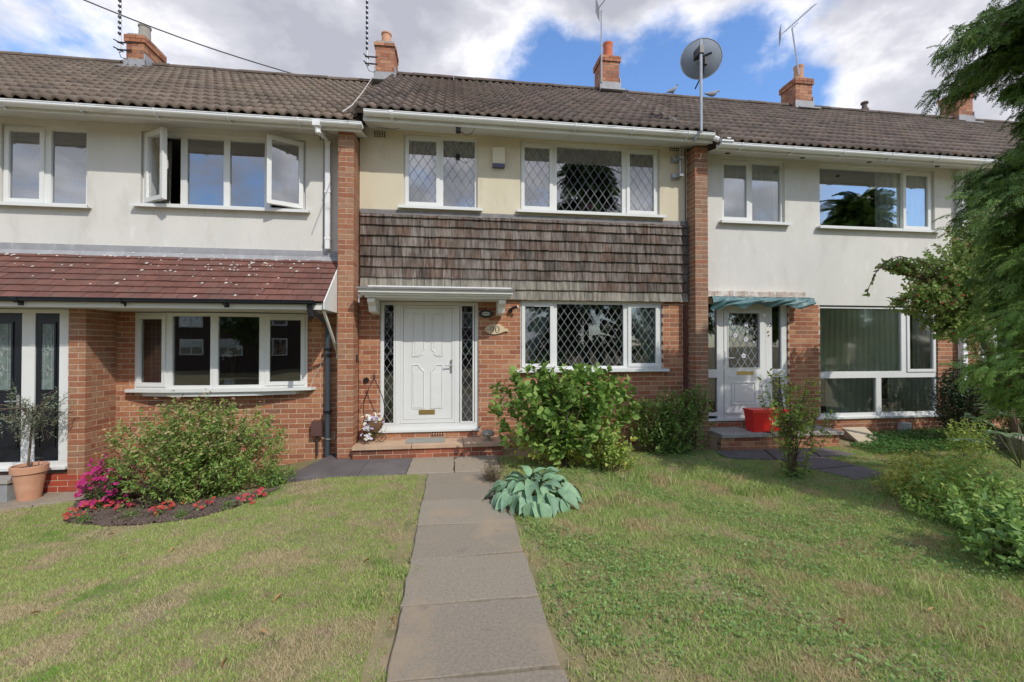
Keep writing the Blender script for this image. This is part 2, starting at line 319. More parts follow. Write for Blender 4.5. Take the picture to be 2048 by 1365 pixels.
# glass: clear pane that mirrors the street as double glazing does
def glassmat(name, base, tint=(.75, .8, .8), rough=.0, bump=0.0):
    m = bpy.data.materials.new(name); m.use_nodes = True; t = m.node_tree; t.nodes.clear(); l = t.links.new
    o = t.nodes.new('ShaderNodeOutputMaterial'); mix = t.nodes.new('ShaderNodeMixShader'); g = t.nodes.new('ShaderNodeBsdfGlossy'); tr = t.nodes.new('ShaderNodeBsdfTransparent')
    fr = t.nodes.new('ShaderNodeFresnel'); fr.inputs[0].default_value = 1.5
    ma = t.nodes.new('ShaderNodeMath'); ma.operation = 'MULTIPLY_ADD'; l(fr.outputs[0], ma.inputs[0]); ma.inputs[1].default_value = 2.0; ma.inputs[2].default_value = base; ma.use_clamp = True
    g.inputs['Roughness'].default_value = rough; g.inputs['Color'].default_value = (.95, .97, 1, 1); tr.inputs[0].default_value = (*tint, 1)
    n = t.nodes.new('ShaderNodeTexNoise'); geo = t.nodes.new('ShaderNodeNewGeometry'); l(geo.outputs['Position'], n.inputs['Vector']); n.inputs['Scale'].default_value = 1.3; n.inputs['Detail'].default_value = 1
    bp = t.nodes.new('ShaderNodeBump'); l(n.outputs['Fac'], bp.inputs['Height']); bp.inputs['Strength'].default_value = .05+bump; bp.inputs['Distance'].default_value = .02; l(bp.outputs[0], g.inputs['Normal'])
    l(ma.outputs[0], mix.inputs[0]); l(tr.outputs[0], mix.inputs[1]); l(g.outputs[0], mix.inputs[2]); l(mix.outputs[0], o.inputs[0]); return m
m_glass = glassmat('window_glass', .08)
m_glassu = glassmat('upper_window_glass', .24, (.8, .83, .84))
m_glasso = glassmat('obscure_glass', .08, (.45, .5, .45), .25, .5)
m_came = M('lead_came', [(.36, .37, .38), (.46, .47, .48)], .5, 9, metal=.2)
m_camed = M('dull_came', [(.14, .15, .17), (.20, .21, .23)], .5, 9)
m_camew = M('bright_came', [(.27, .285, .29)], .5)
# ------------------------------------------------------------------ setting: ground, paths, beds
def axis(lo, hi, fine, far):
    a = list(np.arange(lo, hi+1e-6, fine)); return np.array([-far, -far/3, lo-8]+a+[hi+8, far/3, far])
gx = axis(-9, 13, .12, 400); gy = np.concatenate([[-400, -130, -30], np.arange(-9, 0.6, .12), [20, 130, 400]])
GX, GY = np.meshgrid(gx, gy); V = np.stack([GX, GY, H(GX, GY)], -1).reshape(-1, 3); nx, ny = len(gx), len(gy)
ii = (np.arange(ny-1)[:, None]*nx+np.arange(nx-1)).ravel(); T = np.stack([ii, ii+1, ii+nx+1, ii+nx], -1)
tag(onp('ground', V, T, 4, m_earth, smooth=True), kind='structure')
def inpoly(x, y, P):
    c = np.zeros(len(x), bool); n = len(P)
    for i in range(n):
        x1, y1 = P[i][:2]; x2, y2 = P[(i+1) % n][:2]
        hit = ((y1 > y) != (y2 > y)) & (x < (x2-x1)*(y-y1)/((y2-y1) or 1e-9)+x1); c ^= hit
    return c
bedP = [G(*p) for p in [(128, 1046), (150, 1010), (170, 975)]]+[(-4.6, -.3, 0), (-1.95, -.1, 0), (-2.12, -1.12, 0)]+[G(*p) for p in [(575, 972), (530, 992), (470, 1018), (395, 1038), (300, 1050), (200, 1054)]]
pavL = [(-8, -2.35, 0), G(0, 1024), G(150, 1004), (-4.55, -.9, 0), (-4.6, -.2, 0), (-8, -.2, 0)]
pavR = [(3.9, -1.02), (4.53, -1.24), (4.64, -1.74), (4.8, -2.2), (5.36, -2.03), (5.38, -1.6), (5.32, -1.18), (5.9, -1.1), (5.78, -.6), (3.95, -.6)]
def slab(name, P, z0, z1, mat, parent, r=0.0, ch=.006):
    Q = []
    for i in range(len(P)):
        a_, b_ = np.array((*P[i][:2], P[i][2] if len(P[i]) > 2 else 0)), np.array((*P[(i+1) % len(P)][:2], P[(i+1) % len(P)][2] if len(P[i]) > 2 else 0)); m_ = max(1, int(np.linalg.norm(b_-a_)/.09))
        for j in range(m_): q_ = a_+(b_-a_)*j/m_; Q.append((q_[0]+random.gauss(0, .0035), q_[1]+random.gauss(0, .0035), q_[2]))
    P = Q
    c = np.mean(np.array([p[:2] for p in P]), 0); n = len(P)
    b = [(p[0], p[1], z0) for p in P]; t1 = [(p[0], p[1], z1-ch) for p in P]
    t2 = [(c[0]+(p[0]-c[0])*(1-ch/.4), c[1]+(p[1]-c[1])*(1-ch/.4), z1+(p[2] if len(p) > 2 else 0)) for p in P]
    mb = MB(); vs = b+t1+t2; fs = [(i, (i+1) % n, n+(i+1) % n, n+i) for i in range(n)]+[(n+i, n+(i+1) % n, 2*n+(i+1) % n, 2*n+i) for i in range(n)]+[tuple(2*n+i for i in range(n))]
    mb.add(vs, fs, r); return mb.build(name, mat, parent)
path = MB().box(-.31, .53, -8.0, -1.25, -.09, -.045).build('path', m_soil); tag(path, kind='structure')
ys = [-1.22, -1.62, -2.22, -2.84, -3.46, -4.06, -4.68, -5.3, -5.92, -6.54, -7.16, -7.78]
for i in range(len(ys)-1):
    a, b = ys[i]-.009, ys[i+1]+.009; j = lambda s=.012: random.uniform(-s, s); sk = random.uniform(-.02, .02)
    if i == 3: sk = .03
    slab('paving_slab', [(-.335+j(), b-sk, j(.003)), (.545+j(), b+sk, j(.004)), (.545+j(), a+sk*.6, j(.003)), (-.335+j(), a-sk*.6, j(.003))], -.055, 0, m_slab, path, random.random())
lt = MB().box(-1.9, .6, -1.15, -.1, -.12, -.05).build('landing_strip', m_soil); tag(lt, kind='structure')
for (x0, x1, x0b, x1b) in [(-2.10, -1.21, -1.90, -1.21), (-1.2, -.61, -1.2, -.61), (-.6, -.01, -.6, -.01), (0, .60, 0, .60)]:
    slab('paving_slab', [(x0, -1.205, 0), (x1, -1.205, 0), (x1b, -.36, 0), (x0b, -.36, 0)], -.05, .002+random.uniform(-.003, .003), m_slab if x0 > -1 else m_slabd, lt, random.random())
slab('paving_slab', [(-1.9, -.36, 0), (-1.67, -.36, 0), (-1.67, -.02, 0), (-1.80, -.02, 0)], -.05, .0, m_slabd, lt, .4)
mb = MB()
for k in range(3): mb.box(-2.02+k*.0, -1.80, -1.10+.25*k, -.92+.25*k, -.30, -.056)
mb.build('support_brick', m_brick, lt)
pl = MB(); pl.add([(p[0], p[1], -.272) for p in pavL], [tuple(range(len(pavL)))]); pl = pl.build('forecourt', m_soil); tag(pl, kind='structure')
hL = -.265
g0, g1 = G(0, 1024), G(150, 1004)
def fy(x): return g0[1]+(g1[1]-g0[1])*(x-g0[0])/(g1[0]-g0[0])
for (xa, xb) in [(-7.5, -6.6), (-6.59, -5.86), (-5.85, -4.96), (-4.95, -4.45)]:
    ya = max(fy(xa), -2.3); yb = fy(xb)
    slab('paving_slab', [(xa, ya, 0), (xb, yb, 0), (xb, -.53, 0), (xa, -.53, 0)], hL-.05, hL, m_slab, pl, random.random())
pr = MB(); pr.add([(p[0], p[1], -.008) for p in pavR], [tuple(range(len(pavR)))]); pr = pr.build('side_path', m_soil); tag(pr, kind='structure')
for q in ([(3.9, -1.02), (4.5, -1.2), (4.75, -.64), (3.95, -.64)], [(4.53, -1.22), (5.25, -1.15), (5.49, -.65), (4.78, -.64)], [(4.62, -1.72), (5.35, -1.62), (5.3, -1.18), (4.56, -1.26)], [(4.8, -2.2), (5.35, -2.02), (5.4, -1.65), (4.66, -1.75)], [(5.28, -1.15), (5.9, -1.1), (5.76, -.66), (5.52, -.65)]):
    slab('paving_slab', [(a, b, 0) for a, b in q], -.06, .012, m_slabd, pr, random.random())
# soil bed
x = np.linspace(-5.0, -1.6, 110); y = np.linspace(-2.3, -.02, 80); XX, YY = np.meshgrid(x, y)
ins = inpoly(XX.ravel(), YY.ravel(), bedP).reshape(XX.shape)
nzv = rng.normal(0, 1, XX.shape); nzv = (nzv+np.roll(nzv, 1, 0)+np.roll(nzv, 1, 1)+np.roll(nzv, -1, 0))/2
ZZ = H(XX, YY)+.012+nzv*.009-.06*sstep(-3.2, -2.2, XX)*sstep(-1.4, -1.2, YY)
keep = (ins[:-1, :-1] & ins[1:, :-1] & ins[:-1, 1:] & ins[1:, 1:]).ravel()
i0 = (np.arange(79)[:, None]*110+np.arange(109)).ravel()[keep]
tag(onp('soil_bed', np.stack([XX, YY, ZZ], -1).reshape(-1, 3), np.stack([i0, i0+1, i0+111, i0+110], -1), 4, m_soil), kind='structure')
def clods(name, P, r0, r1, mat, label):
    t = (1+5**.5)/2; iv = np.array([(-1,t,0),(1,t,0),(-1,-t,0),(1,-t,0),(0,-1,t),(0,1,t),(0,-1,-t),(0,1,-t),(t,0,-1),(t,0,1),(-t,0,-1),(-t,0,1)], float)/1.9
    it = np.array([(0,11,5),(0,5,1),(0,1,7),(0,7,10),(0,10,11),(1,5,9),(5,11,4),(11,10,2),(10,7,6),(7,1,8),(3,9,4),(3,4,2),(3,2,6),(3,6,8),(3,8,9),(4,9,5),(2,4,11),(6,2,10),(8,6,7),(9,8,1)])
    n = len(P); r = rng.uniform(r0, r1, (n, 1, 3)); V = iv[None]*r*rng.uniform(.75, 1.25, (n, 12, 1))+np.array(P)[:, None, :]
    T = it[None]+(np.arange(n)*12)[:, None, None]
    return tag(onp(name, V.reshape(-1, 3), T.reshape(-1, 3), 3, mat, rnd=np.repeat(rng.random(n), 20)), label, None, None, 'stuff')
px_ = rng.uniform(-5, -1.6, 5000); py_ = rng.uniform(-2.3, -.3, 5000); k = inpoly(px_, py_, bedP); px_, py_ = px_[k], py_[k]
clods('soil_clods', np.stack([px_, py_, H(px_, py_)+.014-.06*sstep(-3.2, -2.2, px_)*sstep(-1.4, -1.2, py_)], -1), .006, .022, m_soil, 'crumbly brown soil clods covering the flower bed')
# ------------------------------------------------------------------ bricks
def unit(name, mat):
    b = MB().box(-.5, .5, -.5, .5, -.5, .5); me = bpy.data.meshes.new(name)
    e = .06
    me.from_pydata(b.v, [], b.f); me.update(); me.materials.append(mat); return me
U = {}
def unit_for(kind, mat):
    k = kind+mat.name
    if k not in U: U[k] = unit(kind, mat)
    return U[k]
class Bricks:
    """collects the bricks of one house; the nearest 300 become parts, the rest one joined part"""
    def __init__(s): s.l = []
    def add(s, c, size, mat, parent, rz=0.0): s.l.append((c, size, mat, parent, rz))
    def flush(s, house_wall, limit=298, name='brick'):
        s.l.sort(key=lambda b: (b[0][0]-CP[0])**2+(b[0][1]-CP[1])**2+(b[0][2]-CP[2])**2-(4 if b[1][0] > .15 else 0))
        for c, size, mat, parent, rz in s.l[:limit]:
            o = bpy.data.objects.new(name, unit_for(name, mat)); link(o, parent, c); o.scale = size; o.rotation_euler[2] = rz
        rest = {}
        for b in s.l[limit:]: rest.setdefault((b[2].name, b[3].name), []).append(b)
        for (mn, pn), bs in rest.items():
            mb = MB()
            for c, size, mat, parent, rz in bs:
                if abs(rz) > 1: size = (size[1], size[0], size[2])
                mb.box(c[0]-size[0]/2, c[0]+size[0]/2, c[1]-size[1]/2, c[1]+size[1]/2, c[2]-size[2]/2, c[2]+size[2]/2, random.random())
            tag(mb.build('brickwork', bpy.data.materials[mn], bs[0][3]), kind='stuff')
def lay(B, parent, mat, x0, x1, z0, z1, Yf, opens=(), axis='x', off=0.0, depth=.1, zbase=None):
    """courses of stretcher bricks. axis x: face towards the street at y=Yf; axis y: face towards +x at x=Yf"""
    zb = z0 if zbase is None else zbase
    n0 = int(math.floor((z0-zb)/.075)); n = n0
    while True:
        za = zb+n*.075+.006; ze = za+.062; n += 1
        if ze <= z0+.012: continue
        if za >= z1-.012: break
        za, ze = max(za, z0), min(ze, z1); zm = (za+ze)/2
        iv = [(x0, x1)]
        for (a, b, c, d) in opens:
            if c < ze-.01 and d > za+.01:
                nv = []
                for (p, q) in iv:
                    if b <= p or a >= q: nv.append((p, q)); continue
                    if a > p: nv.append((p, a))
                    if b < q: nv.append((b, q))
                iv = nv
        st = off+(.1125 if n % 2 else 0)
        for (p, q) in iv:
            k = math.floor((p-st)/.225); s = st+k*.225
            while s < q:
                a, b = max(s+.006, p), min(s+.219, q)
                if b-a > .02:
                    t = random.uniform(-.0012, .0012)
                    if axis == 'x': B.add(((a+b)/2, Yf+depth/2+t, zm), (b-a, depth, ze-za), mat, parent)
                    else: B.add((Yf-depth/2+t, (a+b)/2, zm), (b-a, depth, ze-za), mat, parent, R(90))
                s += .225
def panels(mb, x0, x1, z0, z1, y0, y1, opens):
    xs = sorted({x0, x1, *[min(max(o[i], x0), x1) for o in opens for i in (0, 1)]}); zs = sorted({z0, z1, *[min(max(o[i], z0), z1) for o in opens for i in (2, 3)]})
    for i in range(len(xs)-1):
        for j in range(len(zs)-1):
            cx, cz = (xs[i]+xs[i+1])/2, (zs[j]+zs[j+1])/2
            if xs[i+1]-xs[i] < 1e-5 or zs[j+1]-zs[j] < 1e-5: continue
            if any(o[0] < cx < o[1] and o[2] < cz < o[3] for o in opens): continue
            mb.box(xs[i], xs[i+1], y0, y1, zs[j], zs[j+1])
    return mb
def pier(B, house, x0, x1, prot, z0, z1, mat):
    p = MB().box(x0+.004, x1-.004, -prot+.004, -.002, z0, z1).build('brick_pier', m_mortar, house)
    z = z0; k = 0; w_ = x1-x0; h2 = (w_-.01)/2
    while z < z1-.02:
        a, b = z+.006, min(z+.068, z1); c = (a+b)/2; hh = b-a
        if k % 2 == 0:
            B.add(((x0+x1)/2, -prot+.051, c), (w_, .1025, hh), mat, p)
            y = -prot+.1125
        else:
            B.add((x0+h2/2, -prot+.1075, c), (h2, .215, hh), mat, p); B.add((x1-h2/2, -prot+.1075, c), (h2, .215, hh), mat, p); y = -prot+.225
        while y < -.03:
            ye = min(y+.215, -.002)
            B.add(((x0+x1)/2, (y+ye)/2, c), (w_, ye-y, hh), mat, p); y = ye+.01
        z += .075; k += 1
    return p
# ------------------------------------------------------------------ windows
def frame_T(x0, y0, ang=0.0):
    c, s = math.cos(ang), math.sin(ang)       # along = (c,s); outward = (s,-c)
    return lambda a, d, z: (x0+a*c+d*s, y0+a*s-d*c, z)
def lattice(T, a0, a1, z0, z1, d, pa, pz, wd, parent, mat, horiz=False):
    """diamond leading over a pane"""
    mb = MB(); k = pz/pa
    for sgn in (1, -1):
        n0 = -int((z1-z0)/pz)-3
        for n in range(n0, int((a1-a0)/pa)+abs(n0)+3):
            pts = []
            # line: z = z0 + sgn*k*(a-a0-n*pa)
            f = lambda a: z0+sgn*k*(a-a0-n*pa)+ (0 if sgn > 0 else 0)
            aa, ab = a0, a1
            za, zb = f(aa), f(ab)
            lo, hi = (z0, z1)
            if sgn > 0:
                if za < lo: aa = a0+n*pa
                if zb > hi: ab = a0+n*pa+(hi-z0)/k
            else:
                if za > hi: aa = a0+n*pa-(hi-z0)/k
                if zb < lo: ab = a0+n*pa
            aa, ab = max(aa, a0), min(ab, a1)
            if ab-aa < .01: continue
            za, zb = min(max(f(aa), z0), z1), min(max(f(ab), z0), z1)
            L = math.hypot(ab-aa, zb-za); na, nz_ = -(zb-za)/L*wd/2, (ab-aa)/L*wd/2
            q = [(aa-na, za-nz_), (ab-na, zb-nz_), (ab+na, zb+nz_), (aa+na, za+nz_)]
            q = [(min(max(p, a0), a1), min(max(r, z0), z1)) for p, r in q]
            dd = d+.0005*sgn
            mb.add([T(p, dd, r) for p, r in q]+[T(p, dd-.004, r) for p, r in q], [(0,1,2,3),(7,6,5,4),(0,4,5,1),(1,5,6,2),(2,6,7,3),(3,7,4,0)])
    return mb.build('leading', mat, parent)
def ring(mb, T, a0, a1, z0, z1, w_, d0, d1, wb=None):
    wb = w_ if wb is None else wb
    mb.tbox(T, a0, a0+w_, d0, d1, z0, z1); mb.tbox(T, a1-w_, a1, d0, d1, z0, z1)
    mb.tbox(T, a0+w_, a1-w_, d0, d1, z0, z0+wb); mb.tbox(T, a0+w_, a1-w_, d0, d1, z1-w_, z1)
def pane(T, a0, a1, z0, z1, d, parent, mat):
    mb = MB(); mb.add([T(a0, d, z0), T(a1, d, z0), T(a1, d, z1), T(a0, d, z1)], [(0, 1, 2, 3)]); return mb.build('pane', mat, parent)
def window(house, T, w_, z0, z1, lights, lead=None, sill=True, glass=None, fr=.045, mat=None, sash_w=.055, sillover=.07, cm=None, silld=.13):
    """lights: (a0,a1,zlo,zhi,kind) kind f fixed, s sash, o:angle open sash hinged l/r"""
    glass = glass or m_glassu; mat = mat or m_upvc
    f = MB(); f.tbox(T, 0, fr, -.06, 0, z0, z1); f.tbox(T, w_-fr, w_, -.06, 0, z0, z1); f.tbox(T, fr, w_-fr, -.06, 0, z0, z0+fr); f.tbox(T, fr, w_-fr, -.06, 0, z1-fr, z1)
    fill = sorted({l[0] for l in lights}|{l[1] for l in lights})
    for i, a in enumerate(lights):
        for b in lights[i+1:]:
            if abs(b[0]-a[1]) < .09 and b[0] > a[0]+.05 and b[2] < a[3]-.02 and b[3] > a[2]+.02: f.tbox(T, a[1], b[0], -.055, -.002, max(a[2], b[2]), min(a[3], b[3]))
            if abs(b[3]-a[2]) < .12 and b[3] <= a[2]: pass
    win = f.build('window', mat, house)
    for L in lights:
        a0, a1, c0, c1, k = L[:5]
        if k == 'f':
            pane(T, a0, a1, c0, c1, -.03, win, glass)
            if lead: lattice(T, a0+.001, a1-.001, c0+.001, c1-.001, -.025, lead[0], lead[1], lead[2], win, cm or m_came)
        elif k == 's':
            s = MB(); ring(s, T, a0-.012, a1+.012, c0-.012, c1+.012, sash_w, -.05, .018); so = s.build('sash', mat, win)
            e = sash_w-.012
            pane(T, a0+e, a1-e, c0+e, c1-e, -.012, win, glass)
            if lead: lattice(T, a0+e+.001, a1-e-.001, c0+e+.001, c1-e-.001, -.007, lead[0], lead[1], lead[2], win, cm or m_came)
        elif k == 'o':
            ang, side = L[5], L[6]; hx = a0-.01 if side == 'l' else a1+.01; wd = a1-a0+.02
            P = Vector(T(hx, .018, 0)); A = Vector(T(hx+1, .018, 0))-P; base = math.atan2(A.y, A.x)
            th = base-R(ang) if side == 'l' else base+R(ang)
            T0 = frame_T(P.x, P.y, th)
            T2 = T0 if side == 'l' else (lambda a, d, z, T0=T0, wd=wd: T0(a-wd, d, z))
            s = MB(); ring(s, T2, 0, wd, c0-.012, c1+.012, sash_w+.005, -.03, .03); s.build('sash', mat, win)
            e = sash_w+.005; pane(T2, e, wd-e, c0+e-.01, c1-e+.01, .0, win, glass)
            h = MB(); h.tbox(T2, .0 if side == 'r' else wd-.02, .02 if side == 'r' else wd, -.045, -.03, (c0+c1)/2-.06, (c0+c1)/2+.06); h.build('handle', m_greyp, win)
    if sill:
        s = MB(); s.tbox(T, -sillover, w_+sillover, -.02, silld, z0-.012-.018, z0-.002); s.tbox(T, -sillover, w_+sillover, silld-.008, silld+.004, z0-.045, z0-.0025); s.build('sill', mat, win)
    return win
def curtain(x0, x1, z0, z1, y, mat, label, folds=14, amp=.03, sweep=None, thick=True, group=None, name='curtain', cat='curtain'):
    """pleated cloth; sweep(t) gives the x0..x1 range at height t (0 bottom, 1 top)"""
    n = folds*8+1; rows = 14; V = []
    for j in range(rows+1):
        t = j/rows; a, b = (x0, x1) if sweep is None else sweep(t)
        for i in range(n):
            s = i/(n-1); V.append((a+(b-a)*s, y+amp*math.sin(s*folds*2*math.pi+.4*math.sin(3*t+s*5)), z0+(z1-z0)*t))
    i0 = (np.arange(rows)[:, None]*n+np.arange(n-1)).ravel()
    o = onp(name, V, np.stack([i0, i0+1, i0+n+1, i0+n], -1), 4, mat, smooth=True, origin=((x0+x1)/2, y, z0)); return tag(o, label, cat, group)
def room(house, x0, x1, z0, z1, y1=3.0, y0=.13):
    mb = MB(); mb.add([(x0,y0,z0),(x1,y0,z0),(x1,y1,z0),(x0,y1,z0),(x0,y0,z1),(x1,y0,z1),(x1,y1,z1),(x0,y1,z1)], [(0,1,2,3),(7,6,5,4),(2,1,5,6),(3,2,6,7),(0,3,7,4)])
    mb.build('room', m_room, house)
def vent(house, x0, x1, z0, z1, y, nx, nz, mat, wall_mat=None):
    v = MB().box(x0, x1, y-.008, y-.003, z0, z1).build('air_brick', mat, house)
    h = MB(); dx, dz = (x1-x0)/nx, (z1-z0)/nz
    for i in range(nx):
        for j in range(nz): h.box(x0+dx*(i+.2), x0+dx*(i+.8), y-.012, y-.0085, z0+dz*(j+.18), z0+dz*(j+.82))
    tag(h.build('vent_hole', m_dark, v), kind='stuff')
# ------------------------------------------------------------------ roofs
def wave_tile(mat, wd=.30, ln=.37, amp=.034):
    n = 13; V = []
    for (yy, base, dz) in ((0.0, .046, -.038), (0.0, .046, 0), (ln, .004, 0)):
        for i in range(n):
            s = i/(n-1); p = (s*2) % 1.0 if s < 1 else 0.0
            h = amp*(max(0, math.sin(math.pi*min(1, p/.62))) if p < .62 else 0)
            V.append((s*wd, yy-(.0 if dz == 0 else -.004), base+h+dz))
    T = []
    for r in (0, 1):
        for i in range(n-1): T.append((r*n+i, r*n+i+1, (r+1)*n+i+1, (r+1)*n+i))
    return mesh_np('roof_tile', V, T, 4, mat)
def main_roof(house, x0, x1, ye, ze, yr, zr, mat, limit=298):
    a = math.atan2(zr-ze, yr-ye); L = math.hypot(zr-ze, yr-ye); rows = 13; g = L/rows; me = wave_tile(mat, .30, g+.05)
    S = Vector((0, math.cos(a), math.sin(a))); N = Vector((0, -math.sin(a), math.cos(a)))
    b = MB(); P0 = Vector((0, ye, ze))-N*.004; P1 = Vector((0, yr, zr))-N*.004; th = N*-.06
    b.add([(x0, P0.y, P0.z), (x1, P0.y, P0.z), (x1, P1.y, P1.z), (x0, P1.y, P1.z), (x0, (P0+th).y, (P0+th).z), (x1, (P0+th).y, (P0+th).z), (x1, (P1+th).y, (P1+th).z), (x0, (P1+th).y, (P1+th).z)],
          [(0,1,2,3),(7,6,5,4),(0,4,5,1),(1,5,6,2),(2,6,7,3),(3,7,4,0)])
    b.add([(x0, yr, zr-.01), (x1, yr, zr-.01), (x1, yr+(yr-ye), ze), (x0, yr+(yr-ye), ze)], [(0, 1, 2, 3)])
    roof = b.build('roof', m_tileb, house); nt_ = int(round((x1-x0)/.30)); wd = (x1-x0)/nt_; tiles = []
    for r in range(rows):
        for i in range(nt_):
            p = Vector((x0+i*wd, ye, ze))+S*(r*g-.03)+N*random.uniform(-.002, .003); tiles.append(((p.x-CP[0])**2+(p.y-CP[1])**2+(p.z-CP[2])**2, p, random.gauss(0, .004)))
    tiles.sort(key=lambda q: q[0])
    vis = tiles[:limit]; rest = tiles[limit:]
    for _, p, j in vis:
        o = bpy.data.objects.new('roof_tile', me); link(o, roof, p); o.rotation_euler = (a, 0, j*.6); o.scale = (wd/.30*1.0, 1, 1)
    if rest:
        V0 = np.array([v.co for v in me.vertices]); T0 = np.array([list(p.vertices) for p in me.polygons]); n = len(V0)
        B = np.stack([np.array([1, 0, 0])*wd/.3, np.array(S), np.array(N)]); VV = V0@B
        P = np.array([list(p) for _, p, _ in rest]); V = (P[:, None]+VV[None]).reshape(-1, 3); T = (T0[None]+(np.arange(len(P))*n)[:, None, None]).reshape(-1, 4)
        tag(onp('distant_roof_tiles', V, T, 4, mat, roof, rnd=np.repeat(rng.random(len(P)), len(T0))), kind='stuff')
    # ridge tiles
    k = max(1, int(round((x1-x0)/.45))); w2 = (x1-x0)/k
    prof = [(.13*math.cos(t), .075*math.sin(t)) for t in np.linspace(math.pi*1.08, -.08*math.pi, 9)]
    mb = MB(); mb.prism([(p[0], p[1]) for p in prof], 'x', 0, w2-.008); rm = bpy.data.meshes.new('ridge_tile'); rm.from_pydata(mb.v, [], mb.f); rm.update(); rm.materials.append(mat)
    for i in range(k):
        o = bpy.data.objects.new('ridge_tile', rm); link(o, roof, (x0+i*w2, yr, zr+.01+random.uniform(-.004, .006))); o.rotation_euler = (0, random.gauss(0, .006), 0)
    return roof
def gutter(house, x0, x1, y, z, mat, r=.056, name='gutter', step=.9, endcaps=True):
    """half-round gutter whose rim is at height z, back at y"""
    prof = [(r*math.cos(t), r*math.sin(t)*1.05) for t in np.linspace(math.pi, 2*math.pi, 11)]
    inn = [((r-.006)*math.cos(t), (r-.006)*math.sin(t)*1.05) for t in np.linspace(2*math.pi, math.pi, 11)]
    lip = [(-r-.006, 0), (-r-.006, .008), (-r+.004, .008)]
    pl = [(y-r+p[0], z+p[1]) for p in prof+inn]
    mb = MB(); n = len(pl); vs = [(x0, p[0], p[1]) for p in pl]+[(x1, p[0], p[1]) for p in pl]; mb.add(vs, [(i, i+n, (i+1) % n+n, (i+1) % n) for i in range(n)])
    mb.box(x0, x1, y-2*r-.006, y-2*r+.006, z, z+.009); mb.box(x0, x1, y-2*r-.009, y-2*r-.002, z-.03, z-.022)
    if endcaps:
        for xx in (x0, x1): mb.prism([(y-r+(r+.006)*math.cos(t), z+(r+.006)*math.sin(t)*1.05) for t in np.linspace(math.pi, 2*math.pi, 11)], 'x', xx-.004, xx+.004)
    g = mb.build(name, mat, house, smooth=True)
    xx = x0+.35
    while xx < x1-.1:
        b = MB(); ww = .014 if random.random() < .65 else .05
        b.prism([(y-r+(r+.015)*math.cos(t), z+(r+.015)*math.sin(t)*1.05) for t in np.linspace(math.pi-.12, 2*math.pi, 10)], 'x', xx, xx+ww); b.box(xx, xx+ww, y-.02, y-.001, z-.09, z-.02); b.build('gutter_bracket', mat, g); xx += step
    return g
def eaves(house, x0, x1, zs, dep, zf):
    """soffit from the wall to the fascia, fascia up to zf"""
    MB().prism([(-.001, zs), (-dep+.02, zf[0]+.012), (-dep+.02, zf[0]+.024), (-.001, zs+.012)], 'x', x0, x1).build('soffit', m_soffit, house)
    MB().box(x0, x1, -dep, -dep+.018, zf[0], zf[1]).build('fascia', m_paint, house)
def pot(house_part, c, kind, mat):
    p = MB()
    if kind == 'short': p.lathe(c, [(.11, 0), (.11, .02), (.10, .33), (.115, .34), (.115, .37), (.08, .37), (.07, .02)], 14)
    elif kind == 'tall': p.lathe(c, [(.125, 0), (.105, .36), (.11, .38), (.12, .40), (.12, .44), (.09, .44), (.08, .05)], 14)
    else: p.lathe(c, [(.11, 0), (.12, .02), (.11, .16), (.08, .2), (.03, .21), (.0, .21)], 14)
    p.build('chimney_pot', mat, house_part, smooth=True)
def chimney(house, u0, u1, v0, vb, Yc, wd, dp, potk, potu, potv=None, potm=None):
    xa, xb = X(u0, Yc-dp/2), X(u1, Yc-dp/2) ; xm = (xa+xb)/2; 
    if wd: xa, xb = xm-wd/2, xm+wd/2
    zt = Z((u0+u1)/2, v0, Yc-dp/2); zb = Z((u0+u1)/2, vb, Yc-dp/2)-.35; y0, y1 = Yc-dp/2, Yc+dp/2
    ch = MB().box(xa+.004, xb-.004, y0+.004, y1-.004, zb, zt-.02); ch.box(xa+.01, xb-.01, y0+.01, y1-.01, zt-.02, zt+.03); ch = ch.build('chimney', m_concr, house)
    b = MB(); z = zb; k = 0
    while z < zt-.03:
        ov = .03 if z > zt-.17 else 0
        ax_, bx_, ay_, by_ = xa-ov, xb+ov, y0-ov, y1+ov; h = min(.065, zt-z)
        s = .0 if k % 2 else .1125; st = ax_
        e = st+(.215-s*1.0)
        while st < bx_-.01:
            e = min(e, bx_); 
            if e-st > .02: b.box(st, e, ay_, ay_+.1, z, z+h, random.random()); b.box(st, e, by_-.1, by_, z, z+h, random.random())
            st = e+.01; e = st+.215
        st = ay_+.11; e = st+(.215-s)
        while st < by_-.12:
            e = min(e, by_-.11)
            if e-st > .02: b.box(bx_-.1, bx_, st, e, z, z+h, random.random()); b.box(ax_, ax_+.1, st, e, z, z+h, random.random())
            st = e+.01; e = st+.215
        z += .075; k += 1
    tag(b.build('brickwork', m_brick, ch), kind='stuff')
    f = MB(); f.box(xa-.03, xb+.03, y0-.03, y0-.006, zb+.15, zb+.40); f.box(xb+.006, xb+.03, y0-.02, Yc, zb+.15, zb+.52); f.box(xa-.06, xb+.06, y0-.2, y0-.031, zb+.13, zb+.16)
    f.build('lead_flashing', m_lead, ch)
    pot(ch, (X(potu, Yc), Yc, zt+.01), potk, potm or m_terra)
    return (xa, xb, y0, y1, zt)
